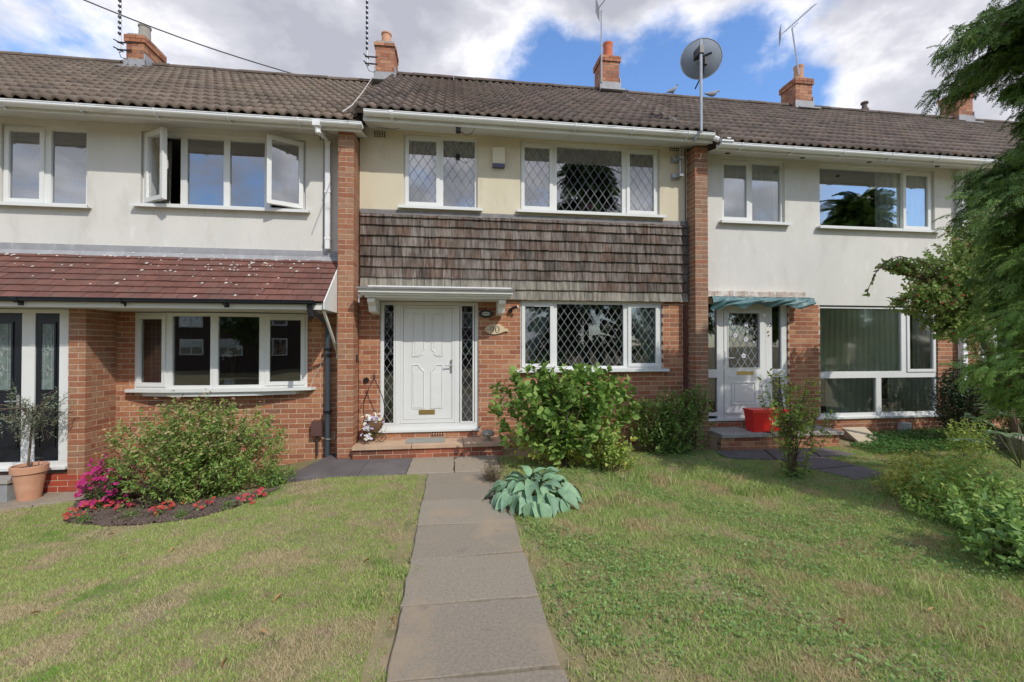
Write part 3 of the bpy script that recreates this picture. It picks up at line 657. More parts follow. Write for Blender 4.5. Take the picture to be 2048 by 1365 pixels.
# ================================================================== HOUSE 90 (middle)
h90 = thing('terraced_house', 'middle house with cream render, cedar shingle band and white panelled door numbered 90', 'house', (1.2, 0, 0), 'terraced houses in the row')
B = Bricks()
WY = .045   # recess of the window faces behind the render
def win_from_px(house, uL, uR, vT, vB, lights, Yw, top=None, **kw):
    xl, xr = X(uL, Yw), X(uR, Yw); um = (uL+uR)/2; z1 = Z(um, vT, Yw); z0 = Z(um, vB, Yw); T = frame_T(xl, Yw); z1 = top or z1
    ls = []
    for q in lights:
        a0, a1 = X(q[0], Yw)-xl, X(q[1], Yw)-xl; k = q[2]; e = .045
        zlo, zhi = (z0+e, z1-e) if len(q) < 5 or q[3] is None else (Z(um, q[4], Yw), Z(um, q[3], Yw))
        if k in ('s', 'o'): pad = .043; a0 -= pad; a1 += pad
        ls.append((a0, a1, zlo, zhi, k, *(q[5:] if len(q) > 5 else ())))
    wnd = window(house, T, xr-xl, z0, z1, ls, **kw); return wnd, (xl, xr, z0, z1)
Lu = (.142, .205, .009); Lg = (.124, .180, .0075)
w1, o1 = win_from_px(h90, 807, 955, 270, 418, [(817, 872, 's'), (886, 950, 'f')], WY, top=4.905, lead=Lu, cm=m_camed)
w2, o2 = win_from_px(h90, 1040, 1318, 283, 429, [(1049, 1099, 's'), (1114, 1245, 'f'), (1260, 1308, 's')], WY, top=4.905, lead=Lu, cm=m_camed)
w3, o3 = win_from_px(h90, 1040, 1323, 604, 738, [(1050, 1100, 's'), (1114, 1247, 'f'), (1262, 1311, 's')], WY, lead=Lg, glass=m_glass, cm=m_camew)
zS90 = 4.94
up = panels(MB(), -1.44, 3.87, 3.70, zS90+.05, 0, .12, [(o1[0], o1[1], o1[2]-.03, o1[3]), (o2[0], o2[1], o2[2]-.03, o2[3])]).build('rendered_wall', m_cream, h90)
dx0, dx1, dz0, dz1 = X(760, .0), X(957, .0), .315, 2.30
gops = [(o3[0], o3[1], o3[2]-.03, o3[3]), (dx0, dx1, .28, 9)]
gw = panels(MB(), -1.44, 3.87, -.1, 3.70, .004, .12, [gops[0], (dx0, dx1, .28, 2.32)]).build('brick_wall', m_mortar, h90)
lay(B, gw, m_brick, -1.44, 3.87, -.02, 2.40, 0.0, gops, off=.07)
pl_ = pier(B, h90, -1.665, -1.445, .35, 0.0, 4.705, m_bricko)
pr_ = pier(B, h90, 3.872, 4.092, .25, -.05, 4.868, m_brickr)
B.flush(gw)
eaves(h90, -1.30, 4.05, zS90, .46, (4.83, 4.95))
gutter(h90, -1.27, 4.02, -.462, 4.93, m_gutter)
main_roof(h90, -1.40, 4.10, -.56, 4.955, 3.15, 7.69, m_tileb)
# lead band over shingles
sg = MB().box(-1.42, 3.862, -.028, .0, 3.60, 3.70).build('lead_band', m_leadd, h90)
ext = (Z(725, 598, -.05), Z(725, 425, -.05))
sh_par = MB().box(-1.43, 3.86, -.012, .001, 2.36, 3.60).build('shingle_cladding', m_dark, h90)
rows = 8; zb0 = 2.345; gg = (3.62-zb0)/rows; cnt = 0
for r in range(rows+1):
    z0 = zb0+r*gg; xs = -1.42; top_row = r == rows
    while xs < 3.85:
        wd = random.choice([.09, .11, .13, .15, .17, .19, .22, .24])*1.0+random.uniform(-.01, .01); xe = min(xs+wd, 3.858)
        if 3.858-xe < .05: xe = 3.858
        zz0 = z0+random.gauss(0, .0025); h = gg+.012 if not top_row else .035
        if top_row: zz0 = 3.585
        t0 = .046+random.uniform(-.004, .006); t1 = .014
        mb = MB(); a, b = xs+.0025, xe-.0025; sk = random.gauss(0, .002)
        y0b, y0t = -.014-t0, -.016-t1
        if top_row: y0b -= .006
        mb.add([(a, y0b, zz0+sk), (b, y0b, zz0-sk), (b, -.013, zz0-sk), (a, -.013, zz0+sk), (a, y0t, zz0+h), (b, y0t, zz0+h), (b, -.013, zz0+h), (a, -.013, zz0+h)],
               [(0,3,2,1),(4,5,6,7),(0,1,5,4),(1,2,6,5),(2,3,7,6),(3,0,4,7)], random.random())
        cnt += 1
        mb.build('shingle', m_shinglel if (r < 1 or (r == 1 and xs < 2)) else m_shingle, sh_par); xs = xe
# canopy over the door
cx0, cx1 = X(712, -.62), X(1026, -.62); cz = 2.31
cn = MB(); cn.box(cx0+.02, cx1-.0, -.60, -.03, cz+.055, cz+.10); cn.box(cx0+.05, cx1-.03, -.56, -.03, cz+.025, cz+.055); cn.box(cx0+.09, cx1-.07, -.52, -.03, cz-.005, cz+.025)
cn = cn.build('door_canopy', m_paint, h90)
MB().box(cx0-.0, cx1+.02, -.63, -.052, cz+.1, cz+.128).build('canopy_felt', m_leadd, cn)
MB().box(cx0+.15, cx1-.02, -.60, -.053, cz+.1285, cz+.15).build('canopy_capping', m_paint, cn)
for bx in (cx0+.12, cx1-.19):
    b = MB(); b.prism([(-.48, cz-.01), (-.48, cz-.07), (-.40, cz-.12), (-.36, cz-.20), (-.02, cz-.22), (-.02, cz-.01)], 'x', bx, bx+.10); b.build('canopy_bracket', m_paint, cn)
# door set
DY = .03; T = frame_T(dx0, DY); dw = dx1-dx0
def da(u): return X(u, DY)-dx0
def dzv(v, u=860): return Z(u, v, DY)
fz0, fz1 = dzv(858), dzv(604)
d = MB(); d.tbox(T, 0, .055, -.07, 0, fz0, fz1); d.tbox(T, dw-.055, dw, -.07, 0, fz0, fz1); d.tbox(T, .055, dw-.055, -.07, 0, fz1-.055, fz1); d.tbox(T, .055, dw-.055, -.07, 0, fz0, fz0+.085)
d.tbox(T, -.02, dw+.02, -.02, .06, fz0-.035, fz0-.001)
jL, jR = da(791), da(919)
d.tbox(T, jL, jL+.075, -.07, .004, fz0+.086, fz1-.056); d.tbox(T, jR-.075, jR, -.07, .004, fz0+.086, fz1-.056)
fr90 = d.build('door_frame', m_upvc, h90)
for (a, b) in ((da(764), da(789)), (da(922), da(947))):
    s = MB(); ring(s, T, a-.012, b+.012, dzv(848), dzv(606), .025, -.06, .006); s.build('sidelight_frame', m_upvc, fr90)
    pane(T, a+.008, b-.008, dzv(848)+.02, dzv(606)-.02, -.02, fr90, m_glass); lattice(T, a+.013, b-.013, dzv(848)+.025, dzv(606)-.025, -.015, .115, .185, .008, fr90, m_camew)
la, lb = jL+.076, jR-.076; lz0, lz1 = fz0+.09, fz1-.06
d = MB(); ring(d, T, la, lb, lz0, lz1, .038, -.06, .0, .06); d.tbox(T, la+.042, lb-.042, -.06, -.012, lz0+.064, lz1-.042); dr = d.build('door', m_upvc, h90)
pm_ = MB()
def mould(pts, close=True, r=.009):
    pp = [T(da(u), -.010, dzv(v)) for u, v in pts]
    if close: pp = pp+[pp[0]]
    for i in range(len(pp)-1): pm_.tube([pp[i], pp[i+1]], r, 6)
# pixel outlines of the four raised panels (top pair with a curved inner foot, bottom pair with a curved head)
mould([(827, 628), (848, 628), (848, 699), (841, 704), (838, 713), (825, 713)])
mould([(865, 628), (885, 628), (885, 713), (874, 713), (870, 704), (863, 699)])
mould([(825, 730), (836, 730), (841, 737), (848, 743), (848, 817), (825, 817)])
mould([(885, 730), (873, 730), (869, 737), (862, 743), (862, 817), (884, 817)])
pm_.build('raised_panel_moulding', m_upvc, dr, smooth=True)
pp = MB()
for (u0, u1, v0, v1) in ((829, 846, 630, 711), (867, 883, 630, 711), (827, 846, 745, 815), (864, 883, 745, 815)): pp.tbox(T, da(u0), da(u1), -.0118, -.006, dzv(v1), dzv(v0))
pp.build('raised_panel', m_upvc, dr)
hd = MB(); hd.tbox(T, da(901), da(905), -.001, .010, dzv(745), dzv(720)); hd.tube([T(da(903), .008, dzv(731)), T(da(903), .045, dzv(731)), T(da(890), .048, dzv(731))], .009, 8); hd.build('handle', m_chrome, dr, smooth=True)
lbx = MB(); lbx.tbox(T, da(838), da(870), -.0115, -.003, dzv(829), dzv(820)); lb_ = lbx.build('letterbox', m_brass, dr)
lf = MB(); lf.tbox(T, da(840), da(868), -.0028, .001, dzv(828), dzv(822)); lf.build('flap', m_brass, lb_)
# step
st = MB().box(-1.435, .70, -.42, -.002, -.05, .135).build('front_step', m_mortar, h90)
for k, (a, b) in enumerate([(-1.44, -.62), (-.61, .12), (.13, .72)]): MB().box(a, b, -.455, -.003, .137, .185+.002*k, random.random()).build('step_slab', m_step, st)
x_ = -1.435; B2 = Bricks()
k = 0
while x_ < .69:
    e_ = min(x_+(.215 if k else .10), .70); B2.add(((x_+e_)/2, -.375, .098), (e_-x_, .1, .064), m_brickd, st); x_ = e_+.01; k += 1
x_ = -1.435
while x_ < .69:
    e_ = min(x_+.215, .70); B2.add(((x_+e_)/2, -.375, .026), (e_-x_, .1, .058), m_brickd, st); x_ = e_+.01
B2.flush(st, name='step_brick')
vent(h90, X(740+.0, 0)+.0 if 0 else X(863, 0), X(888, 0), .22, .29, 0, 5, 2, m_terra)
vent(h90, X(746, 0), X(771, 0), Z(760, 276, 0), Z(760, 263, 0), 0, 5, 4, m_cream)
vent(h90, X(1339, 0), X(1361, 0), Z(1350, 304, 0), Z(1350, 292, 0), 0, 5, 3, m_cream)
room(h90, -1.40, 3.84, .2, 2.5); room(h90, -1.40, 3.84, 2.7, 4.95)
ch3 = chimney(h90, 1203, 1240, 113, 170, 3.15, None, .46, 'tall', 1217, None, M('red_pot', [(.5, .13, .06), (.6, .18, .09)], .8, 6))
ch2 = chimney(h90, 749, 787, 84, 150, 3.15, None, .6, 'short', 771)
# curtains of 90
def tieback(xa, xb, side): # cloth swept to one side at the bottom
    def f(t):
        k = (1-t)**.8
        return (xa, xa+(xb-xa)*(.30+.70*t**1.4)) if side == 'l' else (xb-(xb-xa)*(.30+.70*t**1.4), xb)
    return f
for (xa, xb, side, o, lab) in [(o1[0], o1[1]-.55, 'l', o1, 'left swept cream curtain in the small leaded window above the front door'), (o1[0]+.55, o1[1], 'r', o1, 'right swept cream curtain in the small leaded window above the front door'),
                          (o2[0], o2[0]+.8, 'l', o2, 'left swept cream curtain in the wide leaded bedroom window'), (o2[1]-.95, o2[1], 'r', o2, 'right swept cream curtain in the wide leaded bedroom window')]:
    curtain(xa, xb, o[2], o[3], .135, m_curt, lab, 7, .022, tieback(xa, xb, side), group='curtains of the middle house')
for (xa, xb, side, lab) in [(o3[0], o3[0]+.7, 'l', 'left pale green curtain behind the downstairs leaded window'), (o3[1]-.7, o3[1], 'r', 'right pale green curtain behind the downstairs leaded window')]:
    curtain(xa, xb, o3[2], o3[3], .125, m_curtg, lab, 6, .022, tieback(xa, xb, side), group='curtains of the middle house')
# ================================================================== HOUSE 88 (left)
h88 = thing('terraced_house', 'left white rendered house with red tiled lean-to roof and bow window', 'house', (-4.5, 0, -.25), 'terraced houses in the row')
B = Bricks()
zS88 = 4.79
w4, o4 = win_from_px(h88, 3, 176, 260, 412, [(15, 77, 's'), (98, 171, 'f')], WY, top=4.70)
w5, o5 = win_from_px(h88, 283, 612, 268, 418, [(300, 352, 'o', None, None, 32, 'l'), (371, 445, 'f'), (457, 527, 'f'), (545, 598, 'o', None, None, 27, 'r')], WY, top=4.70)
panels(MB(), -11.5, -1.668, 2.7, zS88+.05, 0, .12, [(o4[0], o4[1], o4[2]-.03, o4[3]), (o5[0], o5[1], o5[2]-.03, o5[3])]).build('rendered_wall', m_white, h88)
eaves(h88, -11.5, -1.32, zS88, .46, (4.665, 4.77))
gutter(h88, -11.5, -1.30, -.462, 4.745, m_gutter)
main_roof(h88, -10.9, -1.41, -.56, 4.77, 3.15, 7.46, m_tile)
chimney(h88, 247, 283, 69, 124, 3.15, None, .62, 'short', 284, None, m_concr)
# lean-to roof
Ytop, Ztop, Ybot, Zbot = -.02, 2.92, -.90, 2.19
la_ = math.atan2(Ztop-Zbot, Ybot*-1+Ytop); LL = math.hypot(Ztop-Zbot, Ytop-Ybot); S = Vector((0, math.cos(la_), math.sin(la_))); Nn = Vector((0, -math.sin(la_), math.cos(la_)))
xr_ = -1.69
def RP(x, s, n): p = Vector((x, Ybot, Zbot))+S*s+Nn*n; return (p.x, p.y, p.z)
b = MB(); b.add([RP(-9, -.0, -.005), RP(xr_, 0, -.005), RP(xr_, LL, -.005), RP(-9, LL, -.005), RP(-9, 0, -.04), RP(xr_, 0, -.04), RP(xr_, LL, -.04), RP(-9, LL, -.04)], [(0,1,2,3),(7,6,5,4),(0,4,5,1),(1,5,6,2),(2,6,7,3),(3,7,4,0)])
lr = b.build('lean_to_roof', m_dark, h88)
rows = 8; g = LL/rows; ln = g+.05
tm = MB(); tw = .1765; tj = .006
tm.add([(0, 0, .008), (tw-tj, 0, .008), (tw-tj, ln, -.004), (0, ln, -.004), (0, 0, .028), (tw-tj, 0, .028), (tw-tj, ln, .008), (0, ln, .008)], [(4,5,6,7),(0,1,5,4),(1,2,6,5),(3,0,4,7)])
tme = bpy.data.meshes.new('plain_tile'); tme.from_pydata(tm.v, [], tm.f); tme.update(); tme.materials.append(m_plain)
rest = MB()
for r in range(rows):
    x_ = xr_-tw+(.0 if r % 2 else -.0)-(tw/2 if r % 2 else 0); 
    if r % 2:
        o = bpy.data.objects.new('plain_tile', tme); link(o, lr, RP(xr_-tw/2, r*g-.02, .002)); o.rotation_euler = (la_, 0, 0); o.scale = (.5, 1, 1)
    while x_ > -6.75:
        o = bpy.data.objects.new('plain_tile', tme); link(o, lr, RP(x_, r*g-.02+random.gauss(0, .002), random.uniform(0, .003))); o.rotation_euler = (la_+random.gauss(0, .006), 0, random.gauss(0, .004)); x_ -= tw
lic = MB()
for k in range(170):
    lx = random.gauss(-2.9, 1.1) if k % 3 else random.uniform(-6.3, -2.0); ls_ = (1-abs(random.gauss(0, .38)))*LL
    if lx > -1.95 or lx < -6.7 or ls_ < .05: continue
    rr = random.uniform(.006, .022); r_ = int((ls_+.02)/g); fr_ = (ls_+.02-r_*g)/ln
    nn_ = .030-.02*fr_+.005
    n = 8; pts = []
    for j in range(n): t = 2*math.pi*j/n; q = rr*random.uniform(.6, 1.2); pts.append(RP(lx+q*1.1*math.cos(t), ls_+q*math.sin(t), nn_))
    lic.add(pts, [tuple(range(n))])
tag(lic.build('lichen_spots', m_lichen, lr), kind='stuff')
fl = MB(); fl.box(-9, -1.69, -.018, -.001, 2.88, 3.04); fl.add([RP(-9, LL-.10, .022), RP(-1.69, LL-.10, .022), RP(-1.69, LL+.01, .03), RP(-9, LL+.01, .03)], [(0, 1, 2, 3)]); fl.build('lead_flashing', m_lead, lr)
# verge board, fascia and gutter of the lean-to
vb = MB(); p0, p1 = RP(0, -.04, .03), RP(0, LL, .03); vb.prism([(p0[1], p0[2]), (p1[1], p1[2]), (p1[1], 2.09+.25), (-.3, 2.09), (p0[1], 2.09)], 'x', xr_+.001, xr_+.016); vb.build('verge_board', m_paint, lr)
MB().box(-9, xr_, -.885, -.865, 2.09, 2.185).build('lean_to_fascia', m_paint, lr)
MB().box(-9, xr_, -.86, -.01, 2.10, 2.112).build('lean_to_soffit', m_soffit, lr)
gutter(h88, -9, -1.80, -.887, 2.195, m_gutterb, r=.045, step=1.15, name='black_gutter')
br = MB(); xb_ = -1.73; br.tube([(xb_, -.8, 2.09), (xb_, -.06, 1.5)], .022, 6); br.box(xb_-.025, xb_+.025, -.06, -.005, 1.42, 2.09); br.build('lean_to_brace', m_paint, lr)
# ground floor wall, porch return
wx0, wx1 = X(270, 0), X(614, 0); wz0, wz1 = Z(440, 780, 0), 2.09
pf = -.52; px1 = -4.755; px0 = X(137, pf)
gw8 = panels(MB(), px1-.1, -1.668, -.35, 2.7, .004, .12, [(wx0, wx1, wz0-.03, wz1)]).build('brick_wall', m_mortar, h88)
lay(B, gw8, m_brick, px1, -1.668, -.29, 2.10, 0.0, [(wx0, wx1, wz0-.03, 9)], off=.03)
pw = MB(); pw.box(px0, px1-.004, pf+.004, -.002, -.35, 2.10); pw = pw.build('porch_wall', m_mortar, h88)
zpl = -.265+.22
lay(B, pw, m_bricko, px0, px1, zpl, 2.10, pf, (), zbase=zpl, off=px0+.0)
lay(B, pw, m_bricko, pf+.105, -.004, zpl, 2.10, px1, (), axis='y', zbase=zpl)
lay(B, pw, m_brickp, -7.2, px1+.004, -.265, zpl, pf-.004, (), zbase=-.265)
lay(B, pw, m_brickp, pf+.10, -.004, -.265, zpl, px1+.004, (), axis='y', zbase=-.265)
MB().box(-7.2, px0, pf+.001, -.2, -.35, zpl-.01).build('porch_plinth', m_mortar, pw)
B.flush(gw8)
# bow window: four flat lights on a shallow curve
us = [270, 337, 428, 526, 615]; ysb = [-.02, -.13, -.175, -.13, -.02]; win8 = None
xsb = [X(u_, y_) for u_, y_ in zip(us, ysb)]
bz0, bz1 = Z(440, 778, -.16), 2.085
bow = MB(); pts = list(zip(xsb, ysb)); bow.prism([(xsb[0]-.12, -.002)]+[(p[0]+(p[0]-xsb[2])*.06, p[1]-.09) for p in pts]+[(xsb[-1]+.12, -.002)], 'z', bz0-.04, bz0-.002)
bow.prism([(xsb[0]+.1, .06)]+[(p[0]+(xsb[2]-p[0])*.12, p[1]-.055) for p in pts]+[(xsb[-1]-.1, .06)], 'z', bz0-.10, bz0-.041)
bowo = bow.build('bow_window', m_upvc, h88)
for i in range(4):
    a, c = pts[i], pts[i+1]; L = math.hypot(c[0]-a[0], c[1]-a[1]); T8 = frame_T(a[0], a[1], math.atan2(c[1]-a[1], c[0]-a[0]))
    f = MB(); ring(f, T8, 0, L, bz0, bz1, .05, -.06, 0); f.build('light_frame', m_upvc, bowo)
    if i in (0, 3):
        s = MB(); ring(s, T8, .035, L-.035, bz0+.035, bz1-.035, .055, -.05, .016); s.build('sash', m_upvc, bowo); pane(T8, .09, L-.09, bz0+.09, bz1-.09, -.015, bowo, m_glass)
    else: pane(T8, .05, L-.05, bz0+.05, bz1-.05, -.03, bowo, m_glass)
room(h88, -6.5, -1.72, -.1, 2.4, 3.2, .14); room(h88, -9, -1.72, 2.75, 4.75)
# porch door set
PY = pf+.05; T7 = frame_T(0, PY)
def pz(v, u=60): return Z(u, v, PY)
d = MB(); xx = [X(u_, PY) for u_ in (-110, -95, 44, 70, 119, 137)]; zt_ = 2.09; zb_ = pz(935)
d.box(xx[0], xx[5], PY, PY+.06, zb_, zb_+.07); d.box(xx[0], xx[5], PY, PY+.06, zt_-.05, zt_)
for (a, b_) in ((0, 1), (2, 3), (4, 5)): d.box(xx[a], xx[b_], PY-.001, PY+.059, zb_+.071, zt_-.051)
d.box(xx[0], xx[5]+.01, PY-.05, PY-.002, zb_-.03, zb_)
fr88 = d.build('door_frame', m_upvc, h88)
def blackleaf(xa, xb, name, ga, gb, handle=False):
    z0, z1 = zb_+.08, zt_-.055; l = MB().box(xa, xb, PY+.012, PY+.05, z0, z1).build(name, m_blackdoor, h88)
    ga, gb = X(ga, PY), X(gb, PY); q0, q1 = pz(780), pz(648)
    m = MB(); ring(m, frame_T(0, PY+.012), ga-.02, gb+.02, q0-.025, q1+.025, .02, 0, .012); m.build('glass_bead', m_blackdoor, l)
    MB().box(ga, gb, PY+.008, PY+.0115, q0, q1).build('textured_glass', M('textured_glass', [(.10, .14, .12), (.22, .27, .25)], .25, 14, .6, 50), l)
    c = MB(); gm = (ga+gb)/2; TT = frame_T(0, PY+.006)
    def ln(p, q, r=.004): c.tube([(p[0], PY+.005, p[1]), (q[0], PY+.005, q[1])], r, 4)
    e = (gb-ga)*.30
    ln((gm-e, q0), (gm-e, q1)); ln((gm+e, q0), (gm+e, q1)); 
    for zc in (pz(672), pz(702), pz(742)):
        hh = .075; ww = (gb-ga)*.34; s = .45
        P8 = [(gm, zc+hh), (gm+ww*s*.6, zc+hh*s*.5), (gm+ww, zc), (gm+ww*s*.6, zc-hh*s*.5), (gm, zc-hh), (gm-ww*s*.6, zc-hh*s*.5), (gm-ww, zc), (gm-ww*s*.6, zc+hh*s*.5)]
        for i in range(8): ln(P8[i], P8[(i+1) % 8], .006)
        ln((ga, zc), (gm-ww, zc)); ln((gm+ww, zc), (gb, zc))
    c.build('leading', m_camew, l)
    pnl = MB(); ring(pnl, frame_T(0, PY+.012), xa+.04, xb-.04, pz(897), pz(806), .014, 0, .008); pnl.build('raised_panel_moulding', m_blackdoor, l)
    return l
dl = blackleaf(xx[1]+.003, xx[2]-.003, 'door', -14, 22); blackleaf(xx[3]+.003, xx[4]-.003, 'side_panel', 83, 108)
hb = MB(); hb.box(xx[2]-.055, xx[2]-.02, PY-.004, PY+.0115, pz(820), pz(790)); hb.tube([(xx[2]-.04, PY, pz(802)), (xx[2]-.04, PY-.045, pz(802)), (xx[2]-.14, PY-.05, pz(802))], .01, 8); hb.build('handle', m_chrome, dl)
# white downpipe, hopper of the left house
dpx = X(655, -.06); dp = MB()
zj = Z(655, 285, -.06)
dp.box(dpx-.05-.02, dpx+.05-.02, -.585, -.47, 4.66, 4.74); dp.tube([(dpx-.02, -.53, 4.70), (dpx-.01, -.52, 4.58)], .036, 8); dp.tube([(dpx-.01, -.52, 4.60), (dpx, -.07, zj+.03)], .034, 8)
dp.box(dpx-.033, dpx+.033, -.10, -.034, 3.06, zj)
dp = dp.build('downpipe', m_gutter, h88, smooth=False)
for z_ in (zj-.03, 3.9, 3.2): MB().box(dpx-.042, dpx+.042, -.104, -.006, z_, z_+.03).build('pipe_clip', m_gutter, dp)
vent(h88, X(637, 0), X(652, 0), Z(645, 282, 0), Z(645, 270, 0), 0, 3, 3, m_white)
# dark downpipe at ground floor
gp = MB(); gx_ = X(655, -.08); gp.tube([(gx_, -.85, 2.16), (gx_, -.80, 2.08), (gx_, -.10, 1.95), (gx_, -.07, 1.88), (gx_, -.07, -.02)], .036, 10); gp = gp.build('dark_downpipe', m_pipeg, h88, smooth=True)
for z_ in (.62, 1.55): MB().box(gx_-.045, gx_+.045, -.115, -.004, z_, z_+.035).build('pipe_clip', m_gutterb, gp)
vent(h88, X(541, 0), X(550, 0), Z(545, 924, 0), Z(545, 907, 0), 0, 2, 4, m_brick)
# things inside and behind the left house windows
curtain(X(283, .1), X(330, .1)+.05, bz0+.02, bz1, .16, m_curtb, 'taupe curtain at the left side of the bow window', 6, .03)
curtain(X(283, .3), X(340, .3), o5[2], o5[3], .3, m_curt, 'cream curtain behind the open left casement upstairs', 6, .03)
curtain(X(570, .3), X(612, .3), o5[2], o5[3], .3, m_curtb, 'taupe curtain behind the open right casement upstairs', 5, .03)
bl = MB(); bt = thing('venetian_blind', 'grey slatted blind behind the far left upstairs window', 'blind', (o4[0], .2, o4[2]))
zz_ = o4[2]+.04
while zz_ < o4[3]-.03:
    MB().add([(o4[0]+.03, .175, zz_), (o4[1]-.03, .175, zz_), (o4[1]-.03, .195, zz_+.022), (o4[0]+.03, .195, zz_+.022)], [(0, 1, 2, 3)]).build('slat', m_blind, bt); zz_ += .030
# ================================================================== HOUSE 92 (right) and the next one
h92 = thing('terraced_house', 'right white rendered house with torn blue-green tarpaulin over its door numbered 92', 'house', (6.6, 0, 0), 'terraced houses in the row')
B = Bricks(); zS92 = 4.86
w6, o6 = win_from_px(h92, 1443, 1568, 322, 447, [(1448, 1494, 's'), (1506, 1560, 'f')], WY, top=4.815)
w7, o7 = win_from_px(h92, 1637, 1867, 332, 460, [(1643, 1799, 'f'), (1813, 1857, 's')], WY, top=4.815)
panels(MB(), 4.094, 9.35, 2.33, zS92+.05, 0, .12, [(o6[0], o6[1], o6[2]-.03, o6[3]), (o7[0], o7[1], o7[2]-.03, o7[3])]).build('rendered_wall', m_white, h92)
eaves(h92, 4.12, 9.45, zS92, .46, (4.73, 4.82)); gutter(h92, 4.13, 15.5, -.462, 4.80, m_gutter)
gmx = MB(); gmx.tube([(4.02, -.52, 4.89), (4.2, -.52, 4.83)], .04, 8); gmx.box(4.12, 4.32, -.60, -.48, 4.81, 4.87); gmx.build('gutter_outlet', m_gutter, h92)
main_roof(h92, 4.11, 9.5, -.56, 4.825, 3.15, 7.67, m_tileb)
for u_, v_ in ((1458, 309), (1609, 316), (1743, 322), (1880, 329)):
    q = G(u_, v_) if 0 else None; xx_ = X(u_, -.25); MB().lathe((xx_, -.24, 4.787), [(0, 0), (.045, 0), (.045, .005), (0, .005)], 12, (1, .7)).build('soffit_vent', m_dark, h92)
dxa, dxb = X(1418, 0), X(1577, 0); gxa, gxb = X(1640, 0), X(1876, 0); gz0, gz1 = Z(1758, 831, 0), 2.315
ops = [(dxa-.2, dxb, .32, 9), (gxa, gxb, gz0-.03, 9)]
gw9 = panels(MB(), 4.094, 9.35, -.2, 2.33, .004, .12, [(4.094, dxb, .32, 2.33), (gxa, gxb, gz0-.03, 2.33)]).build('brick_wall', m_mortar, h92)
lay(B, gw9, m_brick, 4.094, 9.26, -.06, 2.325, 0.0, ops, off=.02); B.flush(gw9)
# door set of 92
T9 = frame_T(dxa, .03); dw9 = dxb-dxa
def ea(u): return X(u, .03)-dxa
def ez(v): return Z(1497, v, .03)
z0, z1 = ez(838), ez(604)
d = MB(); d.tbox(T9, -.16, .0, -.07, 0, z0, z0+.06)
for (a, b_) in ((1434, 1447), (1532, 1544), (1563, 1577)): d.tbox(T9, ea(a), ea(b_), -.07, 0, z0, z1)
d.tbox(T9, -.16, ea(1434), -.07, -.001, ez(755), ez(739)); d.tbox(T9, ea(1544), ea(1563), -.07, -.001, ez(755), ez(739)); d.tbox(T9, -.16, ea(1434), -.07, -.001, z0+.061, z0+.12); d.tbox(T9, ea(1544), ea(1563), -.07, -.001, z0+.01, z0+.1)
d.tbox(T9, ea(1447), ea(1532), -.07, 0, z1-.05, z1); d.tbox(T9, -.16, dw9+.02, .0, .05, z0-.02, z0+.02)
f92 = d.build('door_frame', m_upvc, h92)
for (a, b_) in ((-.16, ea(1434)), (ea(1544), ea(1563))):
    pane(T9, a, b_, z0+.1, ez(755), -.035, f92, m_glass); pane(T9, a, b_, ez(739), z1, -.035, f92, m_glass)
ia, ib = ea(1448), ea(1531); ga_, gb_ = ea(1456), ea(1519); gq0, gq1 = ez(736), ez(627)
d = MB(); d.tbox(T9, ia, ga_, -.06, .006, z0+.02, z1-.053); d.tbox(T9, gb_, ib, -.06, .006, z0+.02, z1-.053); d.tbox(T9, ga_, gb_, -.06, .006, gq1, z1-.053); d.tbox(T9, ga_, gb_, -.06, .006, ez(760), gq0); d.tbox(T9, ga_, gb_, -.06, .0, z0+.02, ez(760))
d9 = d.build('door', m_upvc, h92); pane(T9, ga_, gb_, gq0, gq1, -.03, d9, m_glass)
lattice(T9, ga_+.002, gb_-.002, gq0+.002, gq1-.002, -.022, .128, .20, .012, d9, m_camew)
r9 = MB(); ring(r9, T9, ga_-.012, gb_+.012, gq0-.012, gq1+.012, .012, .006, .014); ring(r9, T9, ea(1463), ea(1511), ez(809), ez(764), .02, .0, .014); r9.tbox(T9, ea(1469), ea(1505), .0, .012, ez(803), ez(770)); r9.tbox(T9, ia+.03, ib-.03, .006, .02, ez(827), ez(823)); r9.tbox(T9, ga_, gb_, .006, .013, ez(755), ez(752)); r9.build('raised_panel_moulding', m_upvc, d9)
lb9 = MB(); lb9.tbox(T9, ea(1473), ea(1506), .0062, .014, ez(750), ez(743)); lb9.build('letterbox', m_brass, d9)
h9 = MB(); h9.tbox(T9, ea(1449), ea(1453), .006, .015, ez(730), ez(702)); h9.tube([T9(ea(1451), .01, ez(716)), T9(ea(1451), .05, ez(716)), T9(ea(1465), .052, ez(716))], .008, 8); h9.build('handle', m_upvc, d9)
fp = MB()
for (u_, v_, rr) in ((1494, 649, .042), (1472, 671, .042), (1493, 679, .045), (1489, 712, .045), (1507, 642, .022), (1509, 685, .02), (1496, 664, .02)):
    cx_, cz_ = ea(u_), ez(v_)
    for k in range(5):
        t = 2*math.pi*k/5+.3; n = 7; px2, pz2 = cx_+rr*.58*math.cos(t), cz_+rr*.58*math.sin(t)
        fp.add([T9(px2+rr*.42*math.cos(2*math.pi*j/n), -.018, pz2+rr*.42*math.sin(2*math.pi*j/n)) for j in range(n)], [tuple(range(n))])
fpo = fp.build('glass_flower_decoration', M('lilac_glass', [(.55, .5, .6), (.75, .72, .78)], .4, 30), d9)
fg = MB()
